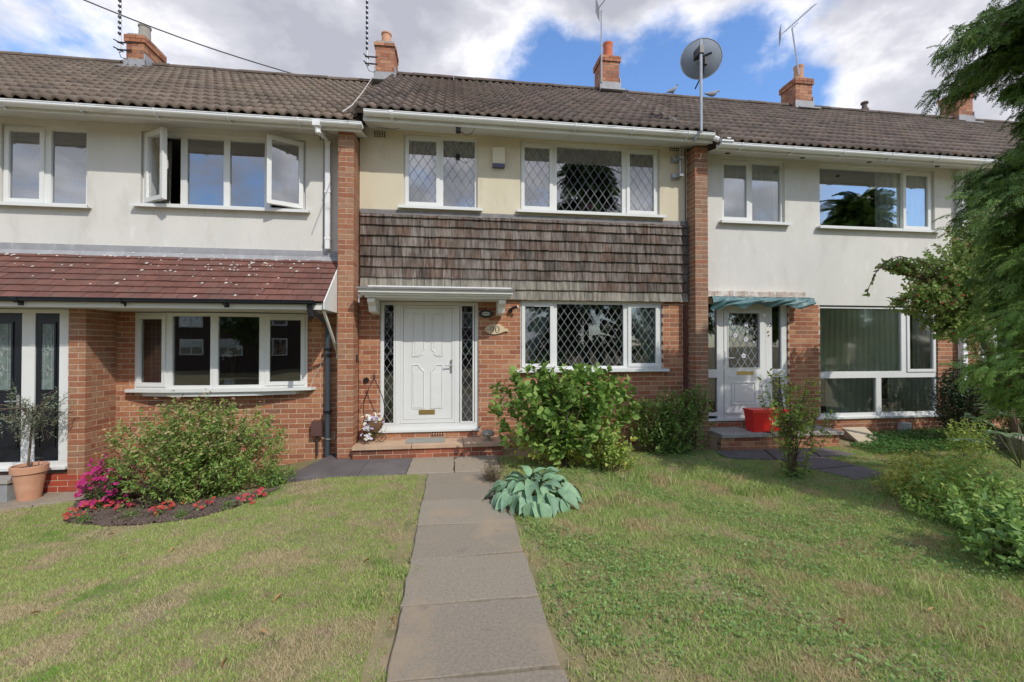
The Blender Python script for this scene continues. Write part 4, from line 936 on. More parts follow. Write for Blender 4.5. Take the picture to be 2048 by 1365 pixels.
for k in range(26):
    u_, v_ = random.uniform(1463, 1512), random.uniform(634, 726); cx_, cz_ = ea(u_), ez(v_); t = random.uniform(0, 6.28); l_ = .03
    fg.add([T9(cx_, -.02, cz_), T9(cx_+l_*.5*math.cos(t)-.01*math.sin(t), -.02, cz_+l_*.5*math.sin(t)+.01*math.cos(t)), T9(cx_+l_*math.cos(t), -.02, cz_+l_*math.sin(t)), T9(cx_+l_*.5*math.cos(t)+.01*math.sin(t), -.02, cz_+l_*.5*math.sin(t)-.01*math.cos(t))], [(0, 1, 2, 3)])
tag(fg.build('glass_leaf_decoration', M('green_glass_leaf', [(.12, .22, .16), (.2, .3, .22)], .4, 30), d9), kind='stuff')
def text(s_, size, loc, mat, parent, ext=.002, name='numerals'):
    cu = bpy.data.curves.new(name, 'FONT'); cu.body = s_; cu.size = size; cu.extrude = ext; cu.align_x = 'CENTER'; cu.align_y = 'CENTER'
    o = bpy.data.objects.new('tmp_text', cu); C.objects.link(o); dg = bpy.context.evaluated_depsgraph_get(); me = bpy.data.meshes.new_from_object(o.evaluated_get(dg)); bpy.data.objects.remove(o)
    me.transform(Matrix.Rotation(R(90), 4, 'X')); me.materials.clear(); me.materials.append(mat); ob = bpy.data.objects.new(name, me); link(ob, parent, loc); return ob
text('92', .095, (X(1538, .03), .028, Z(1538, 651, .03)), m_black, f92)
kn = MB(); kn.lathe((X(1537, .02), .02, Z(1537, 664, .02)), [(0, -.012), (.012, -.008), (.014, 0), (.012, .012), (0, .016)], 10); kn.lathe((X(1538, .02), .02, Z(1537, 671, .02)), [(0, -.012), (.009, -.008), (.01, 0), (.008, .012), (0, .014)], 10); kn.build('door_knocker', m_brass, f92)
# ground window of 92
TW = frame_T(gxa, .03); ww9 = gxb-gxa
def wa(u): return X(u, .03)-gxa
def wz(v): return Z(1750, v, .03)
f = MB(); a_, b_ = z0, z1; q0, q1 = wz(832), 2.31
f.tbox(TW, 0, .03, -.06, 0, q0, q1); f.tbox(TW, ww9-.04, ww9, -.06, 0, q0, q1); f.tbox(TW, .03, ww9-.04, -.06, 0, q1-.03, q1); f.tbox(TW, .03, ww9-.04, -.06, 0, q0, q0+.06); f.tbox(TW, .03, ww9-.04, -.06, 0, wz(756), wz(743))
f.tbox(TW, wa(1803), wa(1815), -.06, -.001, wz(743), q1-.03); f.tbox(TW, wa(1752), wa(1762), -.06, -.001, q0+.06, wz(756)); f.tbox(TW, -.08, ww9+.1, .0, .07, q0-.03, q0+.002)
w92 = f.build('window', m_upvc, h92)
m_glassg = glassmat('dusty_glass', .07, (.93, .96, .93), .05)
pane(TW, .03, wa(1803), wz(743), q1-.03, -.03, w92, m_glassg); pane(TW, .03, wa(1752), q0+.06, wz(756), -.03, w92, m_glass); pane(TW, wa(1762), ww9-.04, q0+.06, wz(756), -.03, w92, m_glass)
s = MB(); ring(s, TW, wa(1813), ww9-.03, wz(743)-.015, q1-.02, .05, -.05, .018); s.build('sash', m_upvc, w92); pane(TW, wa(1813)+.05, ww9-.08, wz(743)+.03, q1-.07, -.012, w92, m_glassg)
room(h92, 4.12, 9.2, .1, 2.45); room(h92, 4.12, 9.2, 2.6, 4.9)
curtain(gxa, X(1803, .15), wz(750), 2.3, .105, m_net, 'wide grey-green net curtain in the large downstairs window pane', 16, .014)
curtain(X(1765, .2), X(1865, .2), q0, wz(750), .105, m_net, 'net curtain in the lower right pane beside the brick pier', 12, .014)
curtain(X(1643, .2), X(1750, .2), q0, wz(750), .105, m_net, 'net curtain in the lower left pane under the transom', 10, .014)
curtain(X(1815, .2), X(1870, .2), wz(745), 2.3, .105, m_curtb, 'taupe curtain behind the right opening light downstairs', 5, .014)
curtain(o6[0], o6[1], o6[2], o6[3], .115, m_net, 'grey net curtain in the two-light window of the right house', 10, .02)
curtain(X(1740, .25), X(1860, .25), o7[2], o7[3], .125, m_net, 'grey net curtain in the wide upstairs window of the right house', 10, .02)
# steps of 92
s9 = MB().box(4.1, 6.15, -.56, -.004, -.1, .19).build('front_step', m_mortar, h92)
for (a, b_) in ((4.1, 4.93), (5.0, 5.6), (5.63, 6.2)): slab('step_slab', [(a, -.60, 0), (b_-.02, -.62, 0), (b_+.01 if a > 4.9 else b_-.22, -.02, 0), (a, -.02, 0)], .191, .245, m_concr, s9, random.random())
B2 = Bricks()
for n in range(3):
    x_ = 4.1+(n % 2)*-.1
    while x_ < 6.14:
        e_ = min(x_+.215, 6.15); B2.add(((max(x_, 4.1)+e_)/2, -.515, .01+n*.07), (e_-max(x_, 4.1), .1, .06), m_brick, s9); x_ = e_+.01
B2.flush(s9, name='step_brick')
# torn fascia with tarpaulin
tw0, tw1 = X(1416, -.12), X(1622, -.2)
wdn = MB(); wdn.box(tw0, tw1, -.13, -.002, 2.43, 2.47, .2)
o_w = thing('torn_canopy', 'bare broken timber with sagging blue-green tarpaulin over the door numbered 92', 'canopy', (5.0, -.1, 2.4))
n = 40; poly = [(tw0+(tw1-tw0)*i/n, 2.475+random.uniform(-.012, .012)) for i in range(n+1)]
sb = MB()
for i in range(n): sb.prism([(poly[i][0], 2.42), (poly[i+1][0], 2.42), (poly[i+1][0], poly[i+1][1]+.06), (poly[i][0], poly[i][1]+.06)], 'y', -.10+random.uniform(-.004, .004), -.001)
sb.build('splintered_board', m_wood, o_w); MB().box(tw0, tw1-.02, -.22, -.101, 2.415, 2.43).build('felt_strip', m_black, o_w)
na, nb = 90, 16; V = []
for j in range(nb+1):
    t = j/nb
    for i in range(na+1):
        s = i/na; xx_ = tw0+(tw1+.02-tw0)*s; sag = .018*math.sin(s*9)+.014*math.sin(s*23+1)+(.035 if s < .12 else 0)
        yy = -.225-.05*math.sin(math.pi*t)-.03*math.sin(11*s+t*5)*t-.010*math.sin(s*37+t*13+2*math.sin(s*9))-.006*math.sin(s*83+t*5); zz_ = 2.425-(.15+sag)*t-.014*math.sin(s*23+t*7)*t
        V.append((xx_, yy, zz_))
i0 = (np.arange(nb)[:, None]*(na+1)+np.arange(na)).ravel(); onp('tarpaulin', V, np.stack([i0, i0+na+1, i0+na+2, i0+1], -1), 4, m_tarp, o_w, smooth=True)
ch4 = chimney(h92, 1595, 1628, 157, 207, 3.15, None, .50, 'tall', 1601)
# vent stack on the ridge
vs = MB(); vs.lathe((X(1733, 3.3), 3.3, 7.6), [(.07, 0), (.07, .22), (.10, .23), (.10, .26), (.06, .34), (.06, .42), (.09, .43), (.08, .47), (0, .47)], 14); vs.build('vent_stack', m_tileb, h92, smooth=True)
# next house, mostly behind the conifer
h94 = thing('terraced_house', 'far right brick house mostly hidden by the dark conifer', 'house', (12, 0, 0), 'terraced houses in the row')
B = Bricks()
g94 = MB(); lx0, lx1 = X(1960, 0), X(2030, 0)
g94 = panels(MB(), 9.36, 15.5, -.2, 2.5, .004, .12, [(lx0, lx1, 1.38, 2.35)]).build('brick_wall', m_mortar, h94)
lay(B, g94, m_brick, 9.36, 12.2, -.06, 2.49, 0.0, [(lx0, lx1, 1.35, 2.35)], off=.05); B.flush(g94)
MB().box(9.36, 15.5, .0, .12, 2.5, 4.85).build('rendered_wall', m_white, h94)
eaves(h94, 9.46, 15.5, zS92, .46, (4.73, 4.82)); main_roof(h94, 9.51, 15.5, -.56, 4.825, 3.15, 7.67, m_tileb)
chimney(h94, 1923, 1951, 184, 236, 3.15, None, .45, 'short', 1918)
T4 = frame_T(lx0, .03); wl = lx1-lx0
window(h94, T4, wl, 1.38, 2.35, [(.08, wl/2-.04, 1.43, 2.3, 'f'), (wl/2+.04, wl-.08, 1.43, 2.3, 'f')], lead=Lg, glass=m_glass, cm=m_camew)
room(h94, 9.4, 15, .1, 2.4)
dpr = X(1925, -.07); dq = MB(); dq.box(dpr-.045, dpr+.045, -.12, -.03, .95, 4.8); dq.build('downpipe', m_gutter, h92)
# ------------------------------------------------------------------ fittings on the walls
t = thing('satellite_dish', 'large grey satellite dish seen from behind on a tall galvanised pole', 'satellite dish', (X(1400, -.3), -.3, 3.3))
pxx = X(1362, -.10); p = MB(); zt1 = Z(1402, 80, -.52)
xt = X(1402, -.62, 150)
p.tube([(pxx, -.10, Z(1362, 352, -.1)), (pxx, -.10, Z(1362, 300, -.1)), (pxx+.02, -.12, Z(1362, 293, -.1)), (pxx+.12, -.3, Z(1372, 283, -.3)), (xt-.06, -.55, Z(1395, 275, -.6)), (xt, -.62, Z(1402, 262, -.62)), (xt, -.62, Z(1402, 240, -.62)), (xt, -.62, Z(1402, 80, -.62))], .021, 8); p.build('pole', m_galv, t, smooth=True)
for v_ in (318, 352):
    b = MB(); zc = Z(1362, v_, -.08); b.box(pxx-.12, pxx-.02, -.03, -.002, zc-.05, zc+.05); b.box(pxx-.11, pxx+.04, -.055, -.03, zc-.025, zc+.03); b.tube([(pxx-.03, -.14, zc-.01), (pxx+.04, -.14, zc-.01)], .012, 6); b.box(pxx-.035, pxx+.035, -.15, -.05, zc-.022, zc+.012); b.build('wall_bracket', m_galv, t)
dc = Vector((X(1408, -.5, 112), -.45, Z(1408, 112, -.5))); nrm = Vector((.28, .92, .32)).normalized(); ua = nrm.cross(Vector((0, 0, 1))).normalized(); ub = ua.cross(nrm)
V = []; F_ = []; nr, na = 7, 36
for j in range(nr+1):
    r = j/nr
    for i in range(na): q = 2*math.pi*i/na; V.append(tuple(dc+ua*.315*r*math.cos(q)+ub*.285*r*math.sin(q)+nrm*.06*r*r))
i0 = np.array([[j*na+i, j*na+(i+1) % na, (j+1)*na+(i+1) % na, (j+1)*na+i] for j in range(nr) for i in range(na)])
dish = onp('dish', V, i0, 4, m_dish, t, smooth=True)
rim = MB(); rim.tube([V[nr*na+i] for i in range(na)]+[V[nr*na]], .007, 6); rim.build('rim', m_galv, t)
b = MB(); q = dc-nrm*.03; b.tube([q-ua*.13-ub*.03, q+ua*.13+ub*.05], .016, 6); b.box(xt-.035, xt+.035, -.655, -.47, dc.z-.06, dc.z+.06); b.tube([q, q-ub*.2+ua*.03, dc-ub*.36+nrm*.35], .012, 6); b.build('mount', m_black, t)
b = MB(); c0_ = Vector((xt+.035, -.60, dc.z)); b.tube([c0_, c0_+Vector((.05, -.01, -.12)), c0_+Vector((.07, -.01, -.22)), c0_+Vector((.045, 0, -.28)), c0_+Vector((.02, 0, -.2))], .006, 5); b.box(c0_.x+.02, c0_.x+.06, -.64, -.58, c0_.z-.22, c0_.z-.12); b.build('cable', m_cable, t)
def mast(pts, r=.018): return MB().tube(pts, r, 6)
def chim_aerial(label, u, vbot, Yc, vtop, kind, uv_top=None):
    x0_, zb2, zt2 = X(u, Yc, vbot), Z(u, vbot, Yc), Z(u, vtop, Yc)
    t = thing('television_aerial', label, 'aerial', (x0_, Yc, zb2), 'television aerials on the chimneys')
    xt2 = x0_ if uv_top is None else X(uv_top, Yc, vtop)
    mast([(x0_, Yc, zb2), (xt2, Yc, zt2)]).build('mast', m_galv, t, smooth=True); return t, x0_, xt2, zb2, zt2
# two vertical aerials left
for (u, vb_, vt_, lab, dxs) in ((240, 105, -60, 'vertical banded aerial pole fixed to the far left chimney', 1), (734, 132, -60, 'vertical banded aerial pole on the chimney above the left pier', 1)):
    t, x0_, xt2, zb2, zt2 = chim_aerial(lab, u, vb_, 2.75, vt_, 'v')
    b = MB(); z_ = zb2+.35
    while z_ < zt2: MB().tube([(x0_, 2.73, z_), (x0_, 2.73, z_+.035)], .028, 6).build('band', m_wire, t); z_ += .11
    b = MB()
    for zz_ in (zb2+.03, zb2+.18): b.box(x0_-.04, x0_+.22, 2.72, 2.745, zz_, zz_+.02); b.tube([(x0_-.05, 2.65, zz_+.01), (x0_+.03, 2.8, zz_+.01)], .012, 5)
    b.tube([(x0_, 2.72, zb2), (x0_+.04, 2.72, zb2-.12), (x0_+.15, 2.72, zb2-.15), (x0_+.17, 2.72, zb2-.02)], .007, 5); b.build('chimney_bracket', m_wire, t)
def yagi(t, a, b, n, ref=None):
    a, b = Vector(a), Vector(b); d = (b-a); e = MB(); e.tube([a, b], .012, 6); 
    for k in range(n):
        p = a+d*(.12+.86*k/(n-1)); e.tube([p+Vector((-.02, -.11, -.05)), p+Vector((.02, .11, .05))], .006, 4)
    e.build('yagi_boom', m_galv, t); r = MB(); dn = d.normalized(); 
    for k in range(6):
        for s in (1, -1): z_ = .03*(k+.5)*s; r.tube([a+Vector((-.09, -.14, z_)), a+Vector((.09, .14, z_))], .004, 4)
    for s in (-1, 0, 1): r.tube([a+Vector((.09*s, .14*s, -.18)), a+Vector((.09*s, .14*s, .18))], .005, 4)
    r.build('reflector', m_galv, t)
t, x0_, xt2, zb2, zt2 = chim_aerial('slim straight aerial mast on the chimney of the middle house', 1203, 165, 2.88, 22, 'y')
yagi(t, (xt2-.10, 2.86, zt2-.0), (xt2+.25, 2.6, zt2+.40), 8)
t, x0_, xt2, zb2, zt2 = chim_aerial('leaning aerial with long angled toothed boom on the right chimney', 1598, 150, 2.75, 58, 'y', 1584)
yagi(t, (X(1560, 2.7, 72), 2.7, Z(1560, 72, 2.7)), (X(1630, 2.7, 9), 2.7, Z(1630, 9, 2.7)), 16)
b = MB(); b.tube([(xt2, 2.75, zt2), (X(1596, 2.72, 46), 2.72, Z(1596, 46, 2.72))], .008, 5); b.build('strut', m_galv, t)
t, *_r = chim_aerial('thin aerial mast behind the conifer tip on the far right chimney', 1917, 182, 2.75, 60, 'n')
# phone line and cables
def cable(pts, r, mat, label, cat='cable', name='cable'):
    return top(MB().tube(pts, r, 5), name, mat, label, cat, tuple(pts[0]))
a, c = Vector((X(588, 3.1, 140), 3.1, 7.53)), Vector((X(60, 1.5, -45), 1.5, Z(60, -45, 1.5)))
cable([a.lerp(c, k/12)-Vector((0, 0, .10*math.sin(math.pi*k/12))) for k in range(13)], .012, m_cable, 'dark overhead telephone wire running down to the roof ridge', 'wire', 'telephone_wire')
def on90(u, v, up=.05):  # point on the roof plane of the middle house seen at that pixel
    d_ = pdir(u, v); n_ = Vector((0, -(7.69-4.955), 3.71)).normalized(); P0 = Vector((0, -.56, 4.955))+n_*up; o_ = Vector(CP); t_ = (P0-o_).dot(n_)/d_.dot(n_); return o_+d_*t_
cable([on90(u, v) for u, v in ((745, 155), (725, 185), (705, 210), (685, 224))], .007, m_cablew, 'pale cable lying down the roof from the chimney near the left pier', name='cable')
cable([on90(u, v) for u, v in ((1232, 180), (1280, 205), (1330, 228), (1362, 246))], .007, m_cablew, 'pale cable lying diagonally across the tiles beside the satellite dish', name='cable')
cable([(X(u, -.1), -.1, Z(u, v, -.1)) for u, v in ((722, 252), (745, 254), (785, 259), (815, 256), (835, 250))], .004, m_cable, 'thin black cable sagging under the soffit above the small vent')
cable([(X(1372, -.03), -.03, Z(1372, v, -.03)) for v in (290, 330, 440)]+[(3.845, -.075, 3.6), (3.845, -.075, 2.4)], .008, m_cable, 'black cable running down beside the right brick pier')
cable([(X(646, -.03), -.03, Z(646, v, -.03)) for v in (272, 300, 420, 500)], .004, m_cable, 'thin black cable beside the white downpipe')
t = top(MB().box(X(916, -.4)-.035, X(916, -.4)+.035, -.44, -.36, 4.775, 4.842), 'soffit_camera', m_black, 'small black box fixed under the gutter of the middle house', 'camera', (X(916, -.4), -.4, zS90))
cable([(X(918, -.42), -.42, 4.80), (X(930, -.42), -.42, 4.73), (X(942, -.42), -.42, 4.75), (X(950, -.42), -.42, 4.84)], .005, m_cable, 'short drooping loop of cable below the middle gutter')
t = thing('alarm_box', 'beige alarm box on the cream wall between the upstairs windows', 'alarm box', (X(996, 0), 0, Z(996, 315, 0)))
a0, a1 = X(985, -.03), X(1009, -.03); zt0, zb1, zm_ = Z(997, 296, -.05), Z(997, 335, -.05), Z(997, 328, -.05)
b = MB(); b.prism([(a0, zm_), (a1, zm_), (a1+.004, zt0-.01), (a1-.02, zt0), (a0+.02, zt0), (a0-.004, zt0-.01)], 'y', -.075, -.001); b.build('cover', m_beige, t); MB().box(a0, a1, -.073, -.001, zb1, zm_-.001).build('strobe', m_purple, t)
# house plaque: leaf shape with carved numerals
t = thing('house_sign', 'leaf-shaped wooden plaque with carved number 90 beside the door', 'sign', (X(990, 0), -.01, Z(990, 659, 0)))
def SP(u, v): return (X(u, -.02), Z(u, v, -.02))
ol = [(968, 660), (973, 654), (980, 650), (990, 648), (1000, 649), (1007, 653), (1010, 658), (1013, 657), (1017, 660), (1016, 664), (1012, 663), (1008, 664), (1000, 667), (990, 669), (980, 668), (973, 665)]
mb = MB(); mb.prism([SP(*p_) for p_ in ol], 'y', -.030, -.002); mb.build('plaque', m_plaque, t)
cxs, czs = SP(990, 659)
def digit(kind, cx_, cz_, w_, h_):
    d_ = MB(); n = 24; y_ = -.033
    def ringd(cx2, cz2, a, b2, ai, bi, t0=0, t1=2*math.pi):
        for k in range(n):
            p, q = t0+(t1-t0)*k/n, t0+(t1-t0)*(k+1)/n
            P = [(cx2+a*math.cos(p), cz2+b2*math.sin(p)), (cx2+a*math.cos(q), cz2+b2*math.sin(q)), (cx2+ai*math.cos(q), cz2+bi*math.sin(q)), (cx2+ai*math.cos(p), cz2+bi*math.sin(p))]
            d_.add([(x_, y_, z_) for x_, z_ in P]+[(x_, -.029, z_) for x_, z_ in P], [(0, 3, 2, 1), (0, 1, 5, 4), (2, 3, 7, 6)])
    if kind == '0': ringd(cx_, cz_, w_/2, h_/2, w_/2-.013, h_/2-.004)
    else:
        ringd(cx_, cz_+h_*.17, w_/2, h_*.33, w_/2-.012, h_*.33-.004)
        ringd(cx_-w_*.25, cz_+h_*.15, w_*.75, h_*.65, w_*.75-.012, h_*.65-.001, -math.pi*.44, .1)
        ringd(cx_-w_*.28, cz_-h_*.46, .006, .006, 0, 0)
    d_.build('numeral', m_black, t)
digit('9', cxs-.045, czs-.005, .062, .105); digit('0', cxs+.035, czs-.005, .068, .105)
mb = MB(); mb.tube([(SP(969, 660)[0], -.033, SP(969, 660)[1]), (SP(978, 660)[0], -.033, SP(978, 660)[1])], .002, 4); mb.build('leaf_vein', m_black, t)
t = thing('bulkhead_lamp', 'oval black bulkhead lamp under the canopy beside the door', 'lamp', (X(972, 0), -.03, Z(972, 628, 0)))
lx, lz = X(972, -.05), Z(972, 628, -.05)
b = MB(); n = 20; b.prism([(lx+.11*math.cos(2*math.pi*k/n), lz+.062*math.sin(2*math.pi*k/n)) for k in range(n)], 'y', -.05, -.001); b.build('body', m_black, t, smooth=True)
b = MB(); b.prism([(lx+.07*math.cos(2*math.pi*k/n), lz+.03*math.sin(2*math.pi*k/n)) for k in range(n)], 'y', -.062, -.051); b.build('diffuser', m_upvc, t)
b = MB()
for k in range(5): b.box(lx-.06+k*.03-.002, lx-.06+k*.03+.002, -.067, -.0625, lz-.028, lz+.028)
b.box(lx-.075, lx+.075, -.068, -.0672, lz-.003, lz+.003); b.build('guard', m_black, t)
bx_, bz_ = X(1021, -.06), Z(1021, 620, -.06)
t = thing('wall_spotlight', 'small dark spotlight on the brick beside the canopy bracket', 'lamp', (bx_, 0, bz_))
MB().box(bx_-.02, bx_+.03, -.06, -.001, bz_-.04, bz_+.01).build('base', m_black, t); b = MB(); b.tube([(bx_, -.06, bz_), (bx_+.05, -.1, bz_+.03), (bx_+.10, -.12, bz_+.04)], .022, 8); b.build('head', m_black, t); b = MB(); b.tube([(bx_+.1, -.12, bz_+.04), (bx_+.118, -.125, bz_+.044)], .024, 8); b.build('lens', m_upvc, t)
t = top(MB().box(-1.443, -1.43, -.17, -.12, Z(719, 725, -.1), Z(719, 709, -.1)), 'doorbell', m_black, 'small black doorbell push on the side of the left pier', 'doorbell', (-1.44, -.14, 1.4))
b = MB(); b.lathe((0, 0, 0), [(.0, .03), (.035, .03), (.045, .0)], 16); b.v = [(X(732, -.02)+p[0], -.001-p[2], Z(732, 761, -.02)+p[1]) for p in b.v]; t = top(b, 'hose_fitting', m_black, 'round black wall fitting above the wrought iron planter', 'wall fitting', (X(732, 0), 0, .9))
# security light under the lean-to corner
sx, sz = X(618, -.93), 2.06
t = thing('security_camera', 'black camera hanging at the corner of the lean-to gutter', 'camera', (sx, -.93, sz))
b = MB(); b.box(sx-.03, sx+.03, -.93, -.887, sz-.01, sz+.09); b.tube([(sx, -.92, sz), (sx+.02, -.95, sz-.05)], .02, 8); b.build('bracket', m_black, t); b = MB(); b.tube([(sx+.01, -.93, sz-.03), (sx+.045, -1.0, sz-.085)], .033, 10); b.build('head', m_black, t)
# brown meter cover and pipe
mx_, mz0, mz1 = X(635, -.06), Z(635, 872, -.06), Z(635, 842, -.06)
t = thing('meter_box', 'small brown box with pipe below it on the left brick wall', 'meter box', (mx_, 0, 0))
b = MB(); b.box(mx_-.075, mx_+.075, -.10, -.001, mz0, mz1-.02); b.box(mx_-.065, mx_+.065, -.09, -.001, mz1-.0199, mz1); b.build('cover', m_brown, t); MB().tube([(mx_+.0, -.05, mz0), (mx_+.0, -.05, -.02)], .014, 6).build('pipe', m_cable, t)
cable([(X(636, -.03), -.03, .31), (X(645, -.03), -.03, .24), (X(655, -.12), -.12, .24), (X(669, -.03), -.03, .22), (X(671, -.03), -.03, .33), (X(666, -.03), -.03, .33)], .006, m_cablew, 'pale cable looping from the brown meter box past the dark pipe')
cable([(X(621, -.03), -.03, Z(621, 775, -.03)), (X(628, -.03), -.03, Z(628, 755, -.03)), (X(640, -.03), -.03, Z(640, 735, -.03)), (X(647, -.03), -.03, Z(647, 715, -.03))], .005, m_cablew, 'thin pale cable rising from the bow window sill')
# brown drain pipes beside the right pier
b = MB(); b.box(3.79, 3.83, -.05, -.006, -.05, 2.3); t = top(b, 'waste_pipe', m_browng, 'dark brown pipe running down in the corner by the right pier', 'pipe', (3.81, -.03, 0))
# mat, ornament
b = MB(); b.box(X(812, -.3), X(890, -.3), -.33, -.05, .1875, .205); top(b, 'door_mat', m_mat, 'grey door mat on the tiled front step', 'mat', (-.35, -.2, .187))
ox, oy = X(976, -.3), -.28; t = thing('garden_ornament', 'small stone ornament with round top on the front step', 'ornament', (ox, oy, .189))
b = MB(); b.lathe((ox, oy, .189), [(0, 0), (.06, 0), (.065, .015), (.035, .03), (.03, .07), (.045, .075)], 16); b.build('pedestal', m_stone, t, smooth=True); b = MB(); b.lathe((ox, oy, .264), [(0, 0), (.09, .0), (.105, .025), (.09, .06), (.05, .085), (0, .09)], 16); b.build('cap', m_stone, t, smooth=True)
# wrought iron planter stand
sx, sy, sz0 = X(748, -.25), -.24, .187
t = thing('plant_stand', 'wrought iron teardrop plant stand with scroll feet by the door', 'plant stand', (sx, sy, sz0))
b = MB(); P1 = []; 
for k in range(25):
    s = k/24; ang = math.pi*1.5; wv = .17*math.sin(math.pi*min(1, s*1.0)**.9)*(1-.25*s)
    P1.append((wv, .14+s*.82))
b.tube([(sx-p_[0], sy, sz0+p_[1]) for p_ in P1], .006, 6); b.tube([(sx+p_[0], sy, sz0+p_[1]) for p_ in P1], .006, 6); b.build('hoop', m_wire, t)
def scroll(cx_, cz_, s, r0=.075):
    return [(cx_+s*r0*(1-k/34)*math.cos(k*.34+1.6), sy, cz_+r0*(1-k/34)*math.sin(k*.34+1.6)) for k in range(28)]
for s in (1, -1):
    b = MB(); b.tube([(sx, sy, sz0+.14)]+scroll(sx+s*.1, sz0+.078, -s), .005, 5); b.build('scroll_foot', m_wire, t)
b = MB(); b.tube([(sx+.02*math.cos(k), sy, sz0+.96+.02*math.sin(k)+.003*k) for k in range(12)], .004, 5); b.tube([(sx, sy, sz0+.93), (sx, sy, sz0+1.03)], .005, 5); b.build('finial', m_wire, t)
b = MB(); b.lathe((sx, sy, sz0+.16), [(0, 0), (.06, .01), (.11, .06), (.145, .14), (.15, .19), (.13, .19), (0, .17)], 18, (1, .7)); b.build('coir_basket', m_wicker, t, smooth=True)
# ------------------------------------------------------------------ foliage tools
def nrmz(a): return a/np.maximum(np.linalg.norm(a, axis=-1, keepdims=True), 1e-9)
def leaves(P, D, N, L, W, droop=.12, fold=.12, rich=False):
    """leaf blades folded along the midrib; rich leaves are rounder"""
    D = nrmz(D); S = nrmz(np.cross(D, N)); N = np.cross(S, D); L = L[:, None]; W = W[:, None]; z = np.zeros_like(P)
    if rich:
        pts = [P, P+D*L*.25+S*W*.42+N*L*fold, P+D*L*.6+S*W*.46+N*L*(fold-droop*.3), P+D*L-N*L*droop, P+D*L*.6-S*W*.46+N*L*(fold-droop*.3), P+D*L*.25-S*W*.42+N*L*fold, P+D*L*.5]
        tri = [(0, 6, 1), (1, 6, 2), (2, 6, 3), (3, 6, 4), (4, 6, 5), (5, 6, 0)]
    else:
        pts = [P, P+D*L*.42+S*W*.5+N*L*fold*.7, P+D*L-N*L*droop, P+D*L*.42-S*W*.5+N*L*fold*.7, P+D*L*.5]
        tri = [(0, 4, 1), (1, 4, 2), (2, 4, 3), (3, 4, 0)]
    k = len(pts); V = np.stack(pts, 1).reshape(-1, 3); T = (np.array(tri)[None]+(np.arange(len(P))*k)[:, None, None]).reshape(-1, 3)
    return V, T, len(tri)
def join(parts):
    V = []; T = []; Rr = []; n = 0
    for v, t, r in parts: V.append(v); T.append(t+n); Rr.append(r); n += len(v)
    return np.concatenate(V), np.concatenate(T), np.concatenate(Rr)
def crown_dirs(n, c, rad, seed, lobes=9, lob=.35, flat=.15):
    g = np.random.default_rng(seed); d = nrmz(g.normal(size=(n, 3))); ld = nrmz(g.normal(size=(lobes, 3))); a = (d@ld.T).max(1)
    m = 1-lob+lob*np.clip((a-.55)/.4, 0, 1)*1.15; r = g.random(n)**(1/2.2)*m; P = np.array(c)+d*np.array(rad)*r[:, None]
    return P, d, g
def foliage(c, rad, base, ntw, per, L, W, seed, tw=.22, rich=False, droop=.15, up=.6, lobes=9, lob=.35, zmin=None, spread=1.0, gravity=0.0):
    """twigs inside an uneven crown, leaves set along each twig"""
    P, d, g = crown_dirs(ntw, c, rad, seed, lobes, lob)
    if zmin is not None: P[:, 2] = np.maximum(P[:, 2], zmin+g.random(ntw)*.05)
    axis_ = nrmz(P-np.array(base)+g.normal(size=P.shape)*.12+np.array([0, 0, .2-gravity])); S = P-axis_*tw*g.uniform(.5, 1.2, (ntw, 1))
    t = (np.arange(per)/per)[None, :, None]+g.random((ntw, per, 1))*.12; Q = (S[:, None]+(P-S)[:, None]*t)
    sd = nrmz(np.cross(axis_, g.normal(size=P.shape)))[:, None]*np.where(np.arange(per) % 2, 1, -1)[None, :, None]
    D = nrmz(axis_[:, None]*.55+sd*.75*spread+g.normal(size=Q.shape)*.35); N = nrmz(np.array([0, 0, up])+g.normal(size=Q.shape)*.4+(P-np.array(c))[:, None]*.25)
    n = ntw*per; LL_ = L*g.uniform(.6, 1.15, n); V, T, k = leaves(Q.reshape(-1, 3), D.reshape(-1, 3), N.reshape(-1, 3), LL_, LL_*(W/L), droop, .1, rich)
    r = np.repeat(np.clip(g.random(ntw)[:, None]*.5+g.random((ntw, per))*.5, 0, .999).ravel(), k); return (V, T, r), S, P
def stems(base, tips, starts, mat, parent, n=7, r0=.012, seed=1, name='stem', spread=.06, twigs=60):
    g = random.Random(seed); mb = MB(); base = Vector(base); mids = []
    idx = list(range(len(tips))); g.shuffle(idx)
    for i in idx[:n]:
        tp = Vector(tips[i]); b0 = base+Vector((g.uniform(-spread, spread), g.uniform(-spread, spread), 0)); m1 = b0.lerp(tp, .35)+Vector((g.uniform(-.04, .04), g.uniform(-.04, .04), .06)); m2 = b0.lerp(tp, .7)+Vector((g.uniform(-.04, .04), g.uniform(-.04, .04), .04))
        mb.tube([b0, m1, m2, tp], r0, 5, r0*.3); mids += [m1, m2, b0.lerp(m1, .6), m1.lerp(m2, .5)]
    for i in idx[n:n+twigs]:
        tp, s_ = Vector(tips[i]), Vector(starts[i]); m = min(mids, key=lambda q: (q-s_).length); mb.tube([m, s_, tp], r0*.4, 3, r0*.15)
    return mb.build(name, mat, parent)
def shrub(name, label, cat, base, c, rad, ntw, per, L, W, mat, tmat=None, seed=1, group=None, nst=8, r0=.012, twigs=60, **kw):
    t = thing(name, label, cat, base, group); f, S, P = foliage(c, rad, base, ntw, per, L, W, seed, **kw)
    o = onp('foliage', f[0], f[1], 3, mat, t, rnd=f[2]); tag(o, kind='stuff'); stems(base, P, S, tmat or m_twig, t, nst, r0, seed, twigs=twigs); return t, P
def px_c(u, v, Y): return (X(u, Y, v), Y, Z(u, v, Y))
